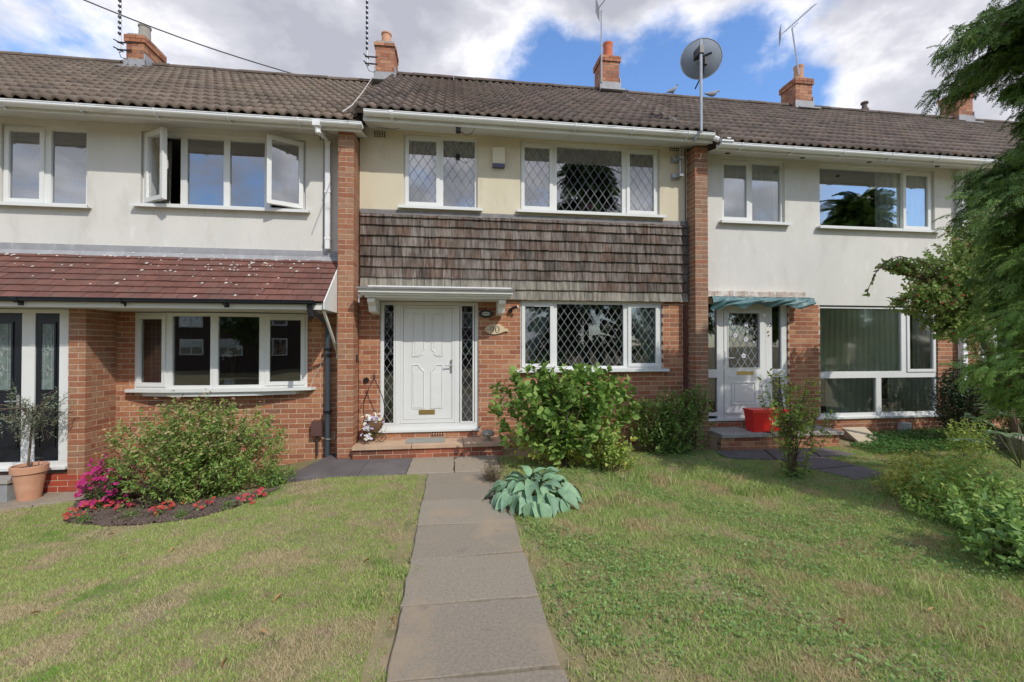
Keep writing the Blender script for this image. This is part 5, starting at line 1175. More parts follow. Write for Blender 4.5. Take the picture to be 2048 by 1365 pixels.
# ------------------------------------------------------------------ shrubs by the middle house
bs = px_c(1130, 950, -1.15); bs = (bs[0], -1.15, 0)
c1_ = px_c(1135, 822, -1.15)
t, P = shrub('leafy_shrub', 'large bright green broad-leaved shrub beneath the leaded window', 'shrub', bs, (c1_[0], -1.1, c1_[2]+.02), (1.0, .55, .74), 520, 7, .115, .078, m_lf_shrub, seed=3, rich=True, lob=.45, lobes=12, nst=14, r0=.016, zmin=.35, tw=.25)
f2, S2, P2 = foliage((c1_[0]+.05, -1.1, .35), (.9, .5, .36), bs, 150, 6, .075, .05, 33, rich=True, zmin=.03)
tag(onp('lower_foliage', f2[0], f2[1], 3, m_lf_yell, t, rnd=f2[2]), kind='stuff')
b2_ = (X(1215, -1.3), -1.45, 0); shrub('yellowing_shrub', 'low yellowing shrub at the right foot of the big green one', 'shrub', b2_, (b2_[0]+.02, -1.4, .30), (.42, .35, .36), 130, 7, .055, .04, m_lf_yell, seed=5, rich=True, lob=.4, r0=.007, zmin=.02)
b3_ = (X(1340, -.6), -.6, 0); c3_ = px_c(1340, 845, -.6); shrub('climbing_rose', 'tangled green climber growing up the base of the right pier', 'shrub', b3_, (c3_[0], -.55, c3_[2]+.0), (.68, .4, .66), 520, 8, .058, .036, m_lf_climb, seed=6, lob=.5, lobes=14, nst=12, r0=.009, zmin=.03, gravity=.1)
c4_ = px_c(1395, 790, -.45); shrub('ivy', 'thin green growth creeping high on the right pier front', 'climber', (c4_[0], -.4, 0), (c4_[0]-.02, -.42, c4_[2]-.05), (.30, .12, .36), 90, 8, .045, .03, m_lf_climb, seed=16, lob=.5, nst=5, r0=.006)
b5_ = (X(1290, -.5), -.5, 0); shrub('wall_plant', 'sparse reddish-green twigs against the brick under the leaded window', 'shrub', b5_, (b5_[0], -.4, .6), (.38, .2, .42), 90, 7, .045, .028, m_lf_yell, seed=17, lob=.5, nst=8, r0=.006)
b6_ = G(985, 968); shrub('heather', 'small reddish-green heather at the edge of the path', 'plant', b6_, (b6_[0]+.02, b6_[1]+.05, .14), (.17, .2, .2), 170, 10, .022, .007, leafmat('heather_leaf', [(.12, .13, .05), (.20, .15, .07), (.10, .12, .04)]), seed=7, nst=20, r0=.004, zmin=.02, up=1)
# hosta: every big leaf is a part
hc = G(1072, 1010); hc = (hc[0], hc[1]+.12, 0.0); t = thing('hosta', 'blue-green hosta with broad heart-shaped leaves beside the path', 'plant', (hc[0], hc[1], 0))
def hosta_leaf(k, n):
    az = k*2.39996; lv = k/n; rr = .06+.42*math.sqrt((k+.5)/n)+random.uniform(-.04, .04); L = random.uniform(.145, .20)*(.9+.2*lv); Wd = L*random.uniform(.58, .70)
    hgt = .19*(1-(rr/.52)**2)+.07+random.uniform(-.04, .04)
    out = Vector((math.cos(az), math.sin(az), 0)); side = Vector((-out.y, out.x, 0)); c0 = Vector((hc[0], hc[1], 0))+out*(rr-.06)+Vector((0, 0, hgt))
    pitch = .8-1.75*(rr/.5)+random.uniform(-.45, .45); roll = random.uniform(-.8, .8)
    d_ = (out*math.cos(pitch)+Vector((0, 0, math.sin(pitch)))).normalized(); s_ = (side*math.cos(roll)+Vector((0, 0, 1))*math.sin(roll)).normalized(); n_ = s_.cross(d_); n_ = n_ if n_.z > 0 else -n_
    prof = [(0, .0), (-.03, .25), (.06, .43), (.2, .5), (.38, .48), (.58, .37), (.78, .2), (.92, .07), (1.0, 0)]
    vs = []; fs = []; m = len(prof)
    for j, (a, wv) in enumerate(prof):
        bend = -.38*a*a*L
        for q in (-1, -.55, 0, .55, 1): vs.append(c0+d_*(a if a > 0 or q else .02)*L+s_*wv*Wd*q*1.0+n_*(bend+abs(q)*wv*.28*Wd+.004*math.sin(a*25)*abs(q)))
    for j in range(m-1):
        for q in range(4): fs.append((j*5+q, j*5+q+1, (j+1)*5+q+1, (j+1)*5+q))
    mb = MB(); mb.add(vs, fs, random.random()); mb.build('leaf', m_hosta, t, smooth=True)
    return c0
stk = MB()
for k in range(92):
    e_ = hosta_leaf(k, 92)
    if k % 2 == 0: stk.tube([(hc[0]+random.uniform(-.04, .04), hc[1]+random.uniform(-.04, .04), 0), ((hc[0]+e_.x)/2, (hc[1]+e_.y)/2, e_.z*.85), tuple(e_)], .005, 4)
stk.build('leaf_stalk', m_twigg, t)
# pansies in the stand
g_ = np.random.default_rng(4)
def petals(P, r, mat, parent, name='petals', upv=(0, -.7, .7), g=g_):
    n = len(P); D = nrmz(g.normal(size=(n*4, 3))); Nn_ = nrmz(np.array(upv)+g.normal(size=(n*4, 3))*.35); D = nrmz(D-Nn_*(D*Nn_).sum(1, keepdims=True)); PP = np.repeat(np.array(P), 4, 0); LL_ = r*g.uniform(.8, 1.2, n*4)
    V, T, k = leaves(PP, D, Nn_, LL_, LL_*1.1, .05, .1, True); return tag(onp(name, V, T, 3, mat, parent, rnd=np.repeat(np.repeat(g.random(n), 4), k)), kind='stuff')
t = thing('pansies', 'white and lilac trailing pansies spilling from the iron stand', 'flowers', (sx, sy, sz0+.3))
Pp = [(sx+random.gauss(0, .08), sy-.05+random.uniform(-.08, .05), sz0+.37+random.gauss(0, .03)) for _ in range(45)]+[(sx-.08+random.gauss(0, .035), sy-.1+random.uniform(-.03, .03), sz0+random.uniform(.08, .36)) for _ in range(30)]
petals(Pp, .026, m_pansy, t)
f, S, P = foliage((sx-.03, sy, sz0+.30), (.17, .12, .12), (sx, sy, sz0+.2), 70, 6, .03, .02, 9); tag(onp('foliage', f[0], f[1], 3, m_lf_climb, t, rnd=f[2]), kind='stuff')
# ------------------------------------------------------------------ left garden
zc = -.18
bA = px_c(390, 985, -1.15); bA = (bA[0], -1.15, float(H(bA[0], -1.15))); cA = px_c(390, 908, -1.15)
t, P = shrub('spirea_bush', 'dense rounded bush with bronze tips under the bow window', 'bush', bA, (cA[0], -1.05, cA[2]), (1.02, .6, .66), 1400, 9, .062, .024, m_lf_spir, seed=11, lob=.35, lobes=16, zmin=bA[2]+.04, nst=14, r0=.009, tw=.16)
P1 = P; f, S, P = foliage((cA[0]-.02, -1.05, cA[2]+.14), (.95, .5, .58), bA, 190, 9, .05, .018, 12, lob=.5, lobes=14, tw=.22)
fh = np.concatenate([P[P[:, 2] > cA[2]-.05], P1[(P1[:, 2] > cA[2]+.05) & (P1[:, 1] < -1.0)]]); petals(fh+nrmz(fh-np.array(cA)-np.array([0, 0, .1]))*.05+np.array([0, -.01, .03]), .027, leafmat('bronze_flower_head', [(.48, .36, .18), (.55, .44, .22), (.42, .40, .17), (.50, .31, .24)]), t, 'flower_heads', (0, 0, 1))
tag(onp('upper_foliage', f[0], f[1], 3, m_lf_spir, t, rnd=f[2]), kind='stuff')
for (u, v) in ((408, 812), (437, 808), (345, 835)): # long shoots
    q = px_c(u, v, -1.1); f, S, P = foliage((q[0], q[1], q[2]-.10), (.05, .05, .14), (q[0], q[1], q[2]-.4), 26, 7, .042, .016, int(u), lob=.1); tag(onp('shoot', f[0], f[1], 3, m_lf_spir, t, rnd=f[2]), kind='stuff')
bM = G(205, 1015); cM = (bM[0]+.02, bM[1]+.12, bM[2]+.24); t, P = shrub('busy_lizzie', 'magenta flowering busy lizzie beside the red brick plinth', 'flowers', bM, cM, (.34, .30, .32), 300, 7, .04, .02, m_lf_dark, m_twigg, seed=21, nst=10, r0=.006, zmin=bM[2]+.02, lob=.25)
q = P[rng.random(len(P)) < .62]; petals(q+nrmz(q-np.array(cM))*.03, .034, m_mag, t)
red = [(150, 1042, 6, .09), (172, 1025, 9, .10), (207, 1020, 9, .09), (247, 1022, 8, .08), (315, 1036, 3, .05), (337, 1022, 8, .07), (408, 1020, 5, .06), (494, 1008, 7, .07), (528, 996, 5, .06), (190, 1000, 5, .05), (232, 996, 5, .05)]
wh = ['at the left tip of the bed', 'just in front of the magenta busy lizzie', 'between the magenta flowers and the clipped tuft', 'right of the magenta flowers', 'smallest one at the front edge of the bed', 'under the middle of the bronze bush', 'under the right half of the bronze bush', 'near the right end of the bed by the lawn', 'furthest right beside the green perennial', 'tucked against the magenta flowers', 'right under the magenta flowers by the bush']
for i, (u, v, n, r) in enumerate(red):
    b_ = G(u, v); t = thing('begonia', 'red begonia '+wh[i], 'flowers', b_, 'red begonias along the flower bed'); Pq = np.array([(b_[0]+random.gauss(0, r*.8), b_[1]+random.gauss(0, r*.7), b_[2]+random.uniform(.04, .11)) for _ in range(n+4)])
    petals(Pq, .026, m_redf, t, upv=(0, -.5, .8)); f, S, P = foliage((b_[0], b_[1], b_[2]+.05), (r*1.2, r, .06), b_, 16, 4, .035, .028, 40+i, rich=True); tag(onp('foliage', f[0], f[1], 3, m_lf_crab, t, rnd=f[2]), kind='stuff')
tuft = [(168, 1046, .06), (263, 1036, .09), (363, 1037, .07), (457, 1018, .06)]; tl = ['leftmost, by the lawn edge', 'larger one in front of the soil', 'in the middle of the bed edge', 'rightmost, near the pink flower']
for i, (u, v, r) in enumerate(tuft):
    b_ = G(u, v); shrub('alyssum_tuft', 'small green tuft '+tl[i], 'plant', b_, (b_[0], b_[1], b_[2]+.05), (r*1.3, r, .07), 60, 6, .028, .012, m_lf_shrub, m_twigg, seed=60+i, group='green tufts along the flower bed', nst=5, r0=.003)
bG = G(545, 975); shrub('green_perennial', 'low leafy green plant between the bush and the raised slab', 'plant', bG, (bG[0]+.02, bG[1]+.1, bG[2]+.12), (.30, .22, .15), 150, 6, .05, .022, m_lf_climb, m_twigg, seed=70, nst=6, r0=.004, zmin=bG[2]+.01)
# potted olive
bp_ = G(62, 988); bp_ = (X(62, -.74), -.74, hL); t = thing('plant_pot', 'terracotta pot standing on the paving by the black door', 'pot', bp_)
zr = Z(62, 930, -.74)-hL
b = MB(); b.lathe(bp_, [(0, 0), (.105, 0), (.15, zr-.09), (.158, zr-.09), (.168, zr-.085), (.172, zr-.005), (.168, zr), (.15, zr), (.145, zr-.04), (0, zr-.04)], 32); b.build('pot_body', m_terra, t, smooth=True); b = MB(); b.lathe((bp_[0], bp_[1], hL+zr-.045), [(0, .012), (.146, .008)], 24); b.build('potting_soil', m_soil, t)
so = thing('solar_light', 'small solar stake light standing in the terracotta pot', 'lamp', (bp_[0]+.1, bp_[1], hL+zr)); MB().tube([(bp_[0]+.1, bp_[1], hL+zr-.04), (bp_[0]+.1, bp_[1], hL+zr+.06)], .006, 6).build('stake', m_chrome, so); b = MB(); b.lathe((bp_[0]+.1, bp_[1], hL+zr+.06), [(0, 0), (.03, .0), (.035, .02), (.03, .035), (0, .04)], 14); b.build('lamp_head', m_black, so)
zt_o = Z(55, 830, -.74); to = thing('olive_tree', 'young olive tree with sparse grey-green crown in the terracotta pot', 'tree', (bp_[0], bp_[1], hL+zr))
b = MB(); b.tube([(bp_[0]-.02, bp_[1], hL+zr-.05), (bp_[0], bp_[1], hL+zr+.2), (bp_[0]+.03, bp_[1], zt_o)], .014, 7, .010); b.build('trunk', m_bark, to)
oc = (X(52, -.84), -.84, Z(52, 820, -.84)); f, S, P = foliage(oc, (.50, .30, .30), (bp_[0]+.03, bp_[1], zt_o-.1), 85, 18, .042, .011, 81, lob=.5, lobes=8, tw=.30, droop=.02); tag(onp('foliage', f[0], f[1], 3, m_lf_olive, to, rnd=f[2]), kind='stuff')
q = px_c(35, 790, -.85); f, S2_, P2_ = foliage((q[0]-.05, q[1], q[2]), (.06, .05, .2), (q[0], q[1], q[2]-.5), 14, 14, .04, .011, 82, lob=.1, tw=.2); tag(onp('top_shoot', f[0], f[1], 3, m_lf_olive, to, rnd=f[2]), kind='stuff')
stems((bp_[0]+.03, bp_[1], zt_o), P, S, m_bark, to, 16, .008, 5, 'branch', .01, 60)
# stone edging left of the pot
t = thing('stone_planter', 'grey stone block planter at the far left edge beside the pot', 'planter', (X(-5, -.9), -.9, hL))
for k in range(3): MB().box(X(26, -.8)-.24-k*.25, X(26, -.8)-.01-k*.25, -.84, -.62, hL, hL+.22, random.random()).build('stone_block', m_stonew, t)
MB().box(X(26, -.8)-.80, X(26, -.8)+.01, -.86, -.60, hL+.222, hL+.26).build('coping', m_concr, t)
# ------------------------------------------------------------------ right garden
bY = G(1585, 955); cY = px_c(1585, 835, bY[1]); t, P = shrub('twiggy_shrub', 'open twiggy shrub with yellow-green leaves in front of the red box', 'shrub', bY, (cY[0], bY[1], cY[2]+.02), (.58, .4, .57), 115, 10, .070, .036, m_lf_yell, seed=91, lob=.6, lobes=9, tw=.34, nst=10, r0=.011, twigs=110, zmin=.28)
f, S, P = foliage((bY[0]+.02, bY[1], .14), (.2, .18, .16), bY, 40, 7, .05, .03, 92, zmin=.02); tag(onp('basal_foliage', f[0], f[1], 3, m_lf_shrub, t, rnd=f[2]), kind='stuff')
bb = G(1560, 1000)
# red box
rx0, rx1 = X(1503, -.5), X(1572, -.5); rz0, rz1 = .247, Z(1540, 822, -.5)
t = thing('red_box', 'bright red plastic box on the doorstep behind the twiggy shrub', 'box', ((rx0+rx1)/2, -.4, rz0))
b = MB(); dpt = .20; x0, x1 = rx0, rx1; a = .03
vsq = [(x0+a, -.50, rz0), (x1-a, -.50, rz0), (x1-a, -.50+dpt-a, rz0), (x0+a, -.50+dpt-a, rz0), (x0, -.53, rz1), (x1, -.53, rz1), (x1, -.5+dpt, rz1), (x0, -.5+dpt, rz1)]
b.add(vsq, [(0,3,2,1),(0,1,5,4),(1,2,6,5),(2,3,7,6),(3,0,4,7)]); b.build('body', m_red, t)
b = MB(); b.box(x0-.012, x1+.012, -.545, -.5+dpt+.012, rz1, rz1+.022); b.box(x0-.012, x1+.012, -.548, -.54, rz1-.03, rz1-.0005); b.build('lid', m_red, t)
b = MB(); b.box((x0+x1)/2+.03, (x0+x1)/2+.2, -.532, -.527, rz0+.14, rz0+.15); b.box((x0+x1)/2+.03, (x0+x1)/2+.035, -.532, -.527, rz0+.1, rz0+.2); b.build('label_mark', m_upvc, t)
# buff slab leaning, grey box
q0, q1, q2, q3 = [X(u, Y) for u, Y in ((1683, -.10), (1728, -.10), (1757, -.50), (1712, -.50))]
b = MB(); b.add([(q0, -.10, .20), (q1, -.10, .20), (q2, -.52, .06), (q3, -.52, .06), (q0, -.10, .16), (q1, -.10, .16), (q2, -.52, .02), (q3, -.52, .02)], [(0,3,2,1),(4,5,6,7),(0,1,5,4),(1,2,6,5),(2,3,7,6),(3,0,4,7)]); b.box(q0+.02, q1-.05, -.30, -.12, -.05, .10)
top(b, 'sloping_slab', m_ramp, 'buff concrete slab sloping against the wall below the large window', 'slab', (q0, -.3, 0))
b = MB(); xg, zg0, zg1 = X(1808, -.06), Z(1808, 866, -.06), Z(1808, 846, -.06); b.box(xg-.08, xg+.08, -.11, -.001, zg0, zg1); b.box(xg-.07, xg+.07, -.125, -.1101, zg0+.012, zg1-.012); top(b, 'outdoor_socket', m_greyp, 'small pale grey box low on the brick under the window', 'box', (xg, 0, zg0))
# evergreen bush, ground cover, compound-leaved plant, hypericum
cE = px_c(1938, 790, -.9); bE = (cE[0], -.9, float(H(cE[0], -.9))); shrub('evergreen_bush', 'dark rounded evergreen bush against the far brick wall', 'bush', bE, (cE[0], -.85, cE[2]+.02), (.52, .5, .62), 800, 8, .05, .028, leafmat('black_green_leaf', [(.02, .045, .015), (.03, .06, .02), (.045, .08, .025)], .1), seed=101, lob=.2, nst=6, zmin=bE[2]+.02)
shrub('dark_hedge', 'dark hedge mass behind the leaves at the far right edge', 'hedge', (cE[0]+1.1, -.9, .1), (cE[0]+1.25, -.8, .8), (.9, .6, .9), 800, 8, .06, .03, m_lf_dark, seed=102, lob=.25, nst=6, zmin=.12)
gx0 = rng.uniform(6.2, 9.6, 9000); gy0 = rng.uniform(-1.35, -.12, 9000); kk = (gy0 > -1.25+.0*gx0) & (rng.random(9000) < .95) & ~inpoly(gx0, gy0, pavR) & ~((gx0 < 6.8) & (gy0 > -.65)); gx0, gy0 = gx0[kk], gy0[kk]; n = len(gx0)
hh_ = .03+.05*rng.random(n)+.05*np.clip(gy0+.7, 0, 1); V, T, k = leaves(np.stack([gx0, gy0, H(gx0, gy0)+hh_], -1), rng.normal(size=(n, 3))*[1, 1, .3], np.array([0, 0, 1])+rng.normal(size=(n, 3))*.35, rng.uniform(.025, .05, n), rng.uniform(.02, .04, n), .15, .1, True)
tag(onp('ground_cover', V, T, 3, leafmat('ivy_leaf', [(.06, .15, .03), (.09, .21, .04), (.13, .26, .06)]), rnd=np.repeat(rng.random(n), k)), 'low green ground cover below the large window of the right house', kind='stuff')
def compound(base, heads, label, L=.13, mat=m_lf_hyp, seed=1):
    g = random.Random(seed); t = thing('nandina', label, 'plant', base); st_ = MB()
    for hpos in heads:
        hp = Vector(hpos); b0 = Vector(base); m = b0.lerp(hp, .6)+Vector((0, 0, .15)); st_.tube([b0, m, hp], .007, 5, .004); d_ = (hp-m).normalized(); sd = d_.cross(Vector((0, 0, 1))).normalized()
        for k in range(9):
            s = 1 if k % 2 else -1; p = m.lerp(hp, .3+.7*k/8); dr = (d_*.6+sd*s*.9+Vector((0, 0, g.uniform(-.25, .1)))).normalized() if k < 8 else d_; l_ = L*g.uniform(.8, 1.1)
            V, T, kk_ = leaves(np.array([p]), np.array([dr]), np.array([[g.uniform(-.3, .3), g.uniform(-.5, 0), 1.0]]), np.array([l_]), np.array([l_*.36]), .2, .06, True); onp('leaf', V, T, 3, mat, t, rnd=[g.random()]*kk_)
    st_.build('stem', m_twigg, t)
cN = px_c(2030, 850, -2.2); m_nan = leafmat('nandina_leaf', [(.12, .20, .09), (.17, .26, .12), (.10, .17, .08)], .2)
compound((cN[0]+.15, -2.15, .05), [px_c(u, v, Y) for u, v, Y in ((1945, 832, -2.4), (1975, 812, -2.3), (2030, 822, -2.4), (1985, 862, -2.5), (2045, 870, -2.5), (1920, 880, -2.3))], 'tall plant with long paired pale green leaves at the right edge', mat=m_nan)
cH = px_c(1985, 1050, -3.6); bH = (cH[0]+.02, -3.6, 0.0)
t, P = shrub('hypericum_bush', 'sprawling yellow-green hypericum bush at the right side of the lawn', 'bush', bH, (cH[0]+.08, -3.55, cH[2]+.06), (.58, .72, .54), 760, 9, .062, .026, m_lf_hyp, seed=111, lob=.4, lobes=14, tw=.22, nst=16, r0=.008, zmin=.06, twigs=120)
cY2 = px_c(1875, 985, -2.9); f, S, P = foliage((cY2[0], -2.9, cY2[2]+.10), (.55, .5, .36), (bH[0], bH[1]+.3, 0), 560, 9, .052, .022, 112, lob=.5, tw=.2, zmin=.05); tag(onp('yellow_green_foliage', f[0], f[1], 3, m_lf_yell, t, rnd=f[2]), kind='stuff')
petals(P[P[:, 2] > cY2[2]-.08]+np.array([0, -.03, .03]), .026, m_fl_yel, t, 'flowers', (0, -.3, .9))
bH2 = (X(2040, -4.1), -4.1, 0); t, P = shrub('trailing_shrub', 'low green leafy shrub in front of the hypericum at the right edge', 'bush', bH2, (bH2[0]-.05, bH2[1]-.05, .28), (.46, .42, .32), 300, 8, .07, .034, m_lf_hyp, seed=115, rich=True, lob=.5, nst=10, r0=.008, zmin=.03)
cS = px_c(1935, 865, -1.7); shrub('potentilla', 'small yellow-leaved plant in front of the low garden wall', 'plant', (cS[0], -1.7, .05), (cS[0], -1.7, .40), (.35, .3, .32), 130, 9, .045, .02, m_lf_yell, m_twigg, seed=117, lob=.5, nst=8, r0=.005, zmin=.1)
# low curved garden wall at the right
t = thing('garden_wall', 'low brown block garden wall at the right edge of the lawn', 'wall', (9.2, -1.6, 0)); wp = [G(2003, 868+30), G(2030, 905), G(2075, 925)]
B2 = Bricks()
cnw = 0
for n in range(4):
    for k in range(7):
        s = (k+.5*(n % 2))/7; i_ = 0 if s < .4 else 1; a_, b_ = Vector(wp[i_]), Vector(wp[i_+1]); p = a_.lerp(b_, (s/.4) if i_ == 0 else (s-.4)/.6); an = math.atan2((b_-a_).y, (b_-a_).x)
        o = bpy.data.objects.new('wall_block', unit_for('wall_block', M('garden_block', [(.16, .12, .10), (.24, .19, .16)], .95, 8, .5, 40) if 'wall_block' not in ''.join(U) else m_brick)) if 0 else bpy.data.objects.new('wall_block', unit_for('wall_block', m_stone)); link(o, t, (p.x, p.y, p.z+.03+n*.062)); o.scale = (.21, .12, .056); o.rotation_euler = (0, 0, an)
# leafy tree with berries over the right house
trB = (X(2040, -1.3), -1.3, .05)
t = thing('crab_apple_tree', 'spreading leafy tree with small red fruit in front of the white wall', 'tree', trB)
m1_ = Vector(px_c(1950, 640, -1.6)); m2_ = Vector(px_c(1900, 540, -1.7)); b = MB(); b.tube([trB, Vector(px_c(2000, 760, -1.5)), m1_, m2_], .06, 8, .025); b.build('trunk', m_bark, t)
segs = [((1905, 555), (.62, .5, .50), 520), ((1850, 595), (.42, .4, .26), 230), ((1905, 655), (.40, .4, .30), 190), ((1965, 480), (.5, .4, .5), 260), ((1990, 610), (.5, .4, .45), 260), ((1795, 530), (.26, .2, .10), 60)]
parts = []; allP = []; allS = []
for i, ((u, v), rad, n) in enumerate(segs):
    f, S, P = foliage(px_c(u, v, -1.75), rad, tuple(m1_), n, 8, .062, .042, 120+i, rich=True, lob=.45, lobes=12, tw=.24, gravity=.35, up=.4); parts.append(f); allP.append(P); allS.append(S)
# arching spray at the left
arc = [Vector(px_c(u, v, -1.8)) for u, v in ((1830, 520), (1800, 513), (1770, 525), (1750, 548), (1738, 575), (1733, 592))]
lp = []; 
for k in range(26):
    s = k/25*5; i_ = min(4, int(s)); p = arc[i_].lerp(arc[i_+1], s-i_); lp.append(tuple(p))
lp = np.array(lp); n = len(lp); V, T, k = leaves(lp, rng.normal(size=(n, 3))*.8+np.array([-.2, -.3, -.9]), rng.normal(size=(n, 3))+np.array([0, -.8, .5]), rng.uniform(.05, .075, n), rng.uniform(.03, .045, n), .15, .1, True); parts.append((V, T, np.repeat(rng.random(n), k)))
V, T, r = join(parts); tag(onp('crown', V, T, 3, m_lf_crab, t, rnd=r), kind='stuff')
aP = np.concatenate(allP); aS = np.concatenate(allS); stems(tuple(m1_), aP, aS, m_twig, t, 26, .014, 8, 'branch', .05, 260); b = MB(); b.tube([m2_]+arc, .006, 4); b.build('arching_spray', m_twig, t)
ber = aP[rng.choice(len(aP), 90, False)]; b = MB()
for q in ber: b.lathe((q[0], q[1]-.03, q[2]-.04), [(0, -.012), (.010, -.007), (.013, 0), (.010, .008), (0, .012)], 6)
tag(b.build('berries', m_berry, t), kind='stuff')
# ------------------------------------------------------------------ conifers
def spray_template(n=18, seed=0):
    """flat drooping spray: midrib with alternate branchlets of scale leaves; returns verts, tris, lightness"""
    g = np.random.default_rng(seed); V = []; T = []; r = []
    def sliver(a, b, w_, c):
        a, b = np.array(a), np.array(b); d = b-a; s = np.array([-d[1], d[0], 0]); s = s/(np.linalg.norm(s)+1e-9)*w_; i = len(V)
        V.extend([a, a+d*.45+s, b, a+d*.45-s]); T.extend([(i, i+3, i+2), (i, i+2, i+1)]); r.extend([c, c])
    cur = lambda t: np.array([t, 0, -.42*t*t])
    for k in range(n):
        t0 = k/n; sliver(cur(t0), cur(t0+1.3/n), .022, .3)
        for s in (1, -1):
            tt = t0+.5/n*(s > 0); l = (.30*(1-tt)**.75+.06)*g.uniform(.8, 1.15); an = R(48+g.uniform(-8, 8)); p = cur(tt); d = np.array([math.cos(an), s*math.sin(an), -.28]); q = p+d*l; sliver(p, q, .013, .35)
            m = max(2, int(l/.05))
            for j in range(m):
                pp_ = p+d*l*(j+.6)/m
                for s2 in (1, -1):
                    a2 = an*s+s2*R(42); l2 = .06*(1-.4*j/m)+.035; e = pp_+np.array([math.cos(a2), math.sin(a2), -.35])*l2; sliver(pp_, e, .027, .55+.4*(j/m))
    return np.array(V), np.array(T), np.array(r)
TPL = [spray_template(13, s) for s in range(3)]
def fan_template(seed):
    g = np.random.default_rng(seed); V = []; T = []; r = []
    def sl(a, d, l_, w_, c):
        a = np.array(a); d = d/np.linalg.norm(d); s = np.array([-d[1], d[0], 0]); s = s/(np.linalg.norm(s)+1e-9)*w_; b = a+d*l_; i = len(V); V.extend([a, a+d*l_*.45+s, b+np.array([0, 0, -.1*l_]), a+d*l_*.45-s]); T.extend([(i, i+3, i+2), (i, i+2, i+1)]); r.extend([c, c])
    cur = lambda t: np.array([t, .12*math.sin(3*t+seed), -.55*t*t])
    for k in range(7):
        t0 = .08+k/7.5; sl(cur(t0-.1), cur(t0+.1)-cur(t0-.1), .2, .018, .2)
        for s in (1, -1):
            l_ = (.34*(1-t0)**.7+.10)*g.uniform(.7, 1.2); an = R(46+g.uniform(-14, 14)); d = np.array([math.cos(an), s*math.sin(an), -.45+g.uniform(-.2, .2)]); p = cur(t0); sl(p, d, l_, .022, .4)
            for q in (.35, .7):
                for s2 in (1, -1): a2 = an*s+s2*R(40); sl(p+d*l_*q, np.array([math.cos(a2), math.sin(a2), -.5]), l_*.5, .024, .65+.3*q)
    return np.array(V), np.array(T), np.array(r)
FAN = [fan_template(s) for s in range(4)]
def conifer(t, base, height, rfun, nb, mat, seed, spray=.45, per=14, zmin=.5, azr=(0, 2*math.pi), side_droop=.5, trunk_r=.12, name='foliage', tpl=None):
    tpl = tpl or TPL
    g = np.random.default_rng(seed); mb = MB(); mb.tube([base, (base[0]+.03, base[1], base[2]+height*.5), (base[0], base[1], base[2]+height*.97)], trunk_r, 9, .03); mb.build('trunk', m_bark, t)
    parts = []; br = MB()
    for k in range(nb):
        z = zmin+(height-zmin)*(k+g.random())/nb; az = g.uniform(*azr); Rr = rfun(z, az)*g.uniform(.72, 1.12)
        o = np.array([math.cos(az), math.sin(az), 0]); s = np.array([-o[1], o[0], 0]); p0 = np.array(base)+np.array([0, 0, z])
        curve = lambda q: p0+o*Rr*q+np.array([0, 0, Rr*(.22*q-.42*q*q)])
        br.tube([tuple(curve(q)) for q in (0, .35, .7, 1)], .016, 4, .004)
        for j in range(per):
            q = .25+.75*(j+g.random())/per; p = curve(min(q, 1))+g.normal(size=3)*.05; sd = g.choice([-1, 1]); wgt = g.uniform(.2, 1.0)*(1-.6*q)
            x_ = o*(1-.35*wgt)+s*sd*wgt*1.2+np.array([0, 0, g.uniform(-.7, .15)])+g.normal(size=3)*.35; x_ /= np.linalg.norm(x_); up_ = np.array([0, 0, 1])+g.normal(size=3)*.4+o*.25
            y_ = np.cross(up_, x_); y_ /= np.linalg.norm(y_); z_ = np.cross(x_, y_); V0, T0, r0 = tpl[g.integers(len(tpl))]; sc_ = spray*g.uniform(.65, 1.15)
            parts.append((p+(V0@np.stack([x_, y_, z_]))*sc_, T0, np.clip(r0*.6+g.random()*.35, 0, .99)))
    V, T, r = join(parts); tag(onp(name, V, T, 3, mat, t, rnd=r), kind='stuff'); br.build('bough', m_bark, t)
ct = (5.85, -3.6, 0.0)
t = thing('conifer_tree', 'tall dark conifer with drooping sprays filling the upper right corner', 'tree', ct)
def rprof(z, az):
    zs_ = [0, 2.1, 2.5, 2.75, 2.95, 3.2, 3.45, 3.6, 4.2, 4.4, 4.6, 4.85, 5.4]; rs_ = [.75, .85, 1.0, 1.1, 1.35, 1.45, 1.0, .6, .62, 1.35, 1.5, 1.2, .6]
    return float(np.interp(z, zs_, rs_))*(1-.45*max(0, math.sin(az)))
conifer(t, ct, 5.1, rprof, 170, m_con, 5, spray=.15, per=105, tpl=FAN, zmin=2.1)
ct2 = (5.5, -3.75, 0.0)
t = thing('conifer_tree', 'bright yellow-green conifer below the dark one at the right edge', 'tree', ct2)
def rp2(z, az): return float(np.interp(z, [0, 1.25, 1.5, 1.9, 2.2, 2.6, 2.9], [.62, .66, .80, .72, .66, .66, .3]))
conifer(t, ct2, 2.7, rp2, 90, m_cony, 6, spray=.15, per=45, tpl=FAN, zmin=1.15, trunk_r=.06)
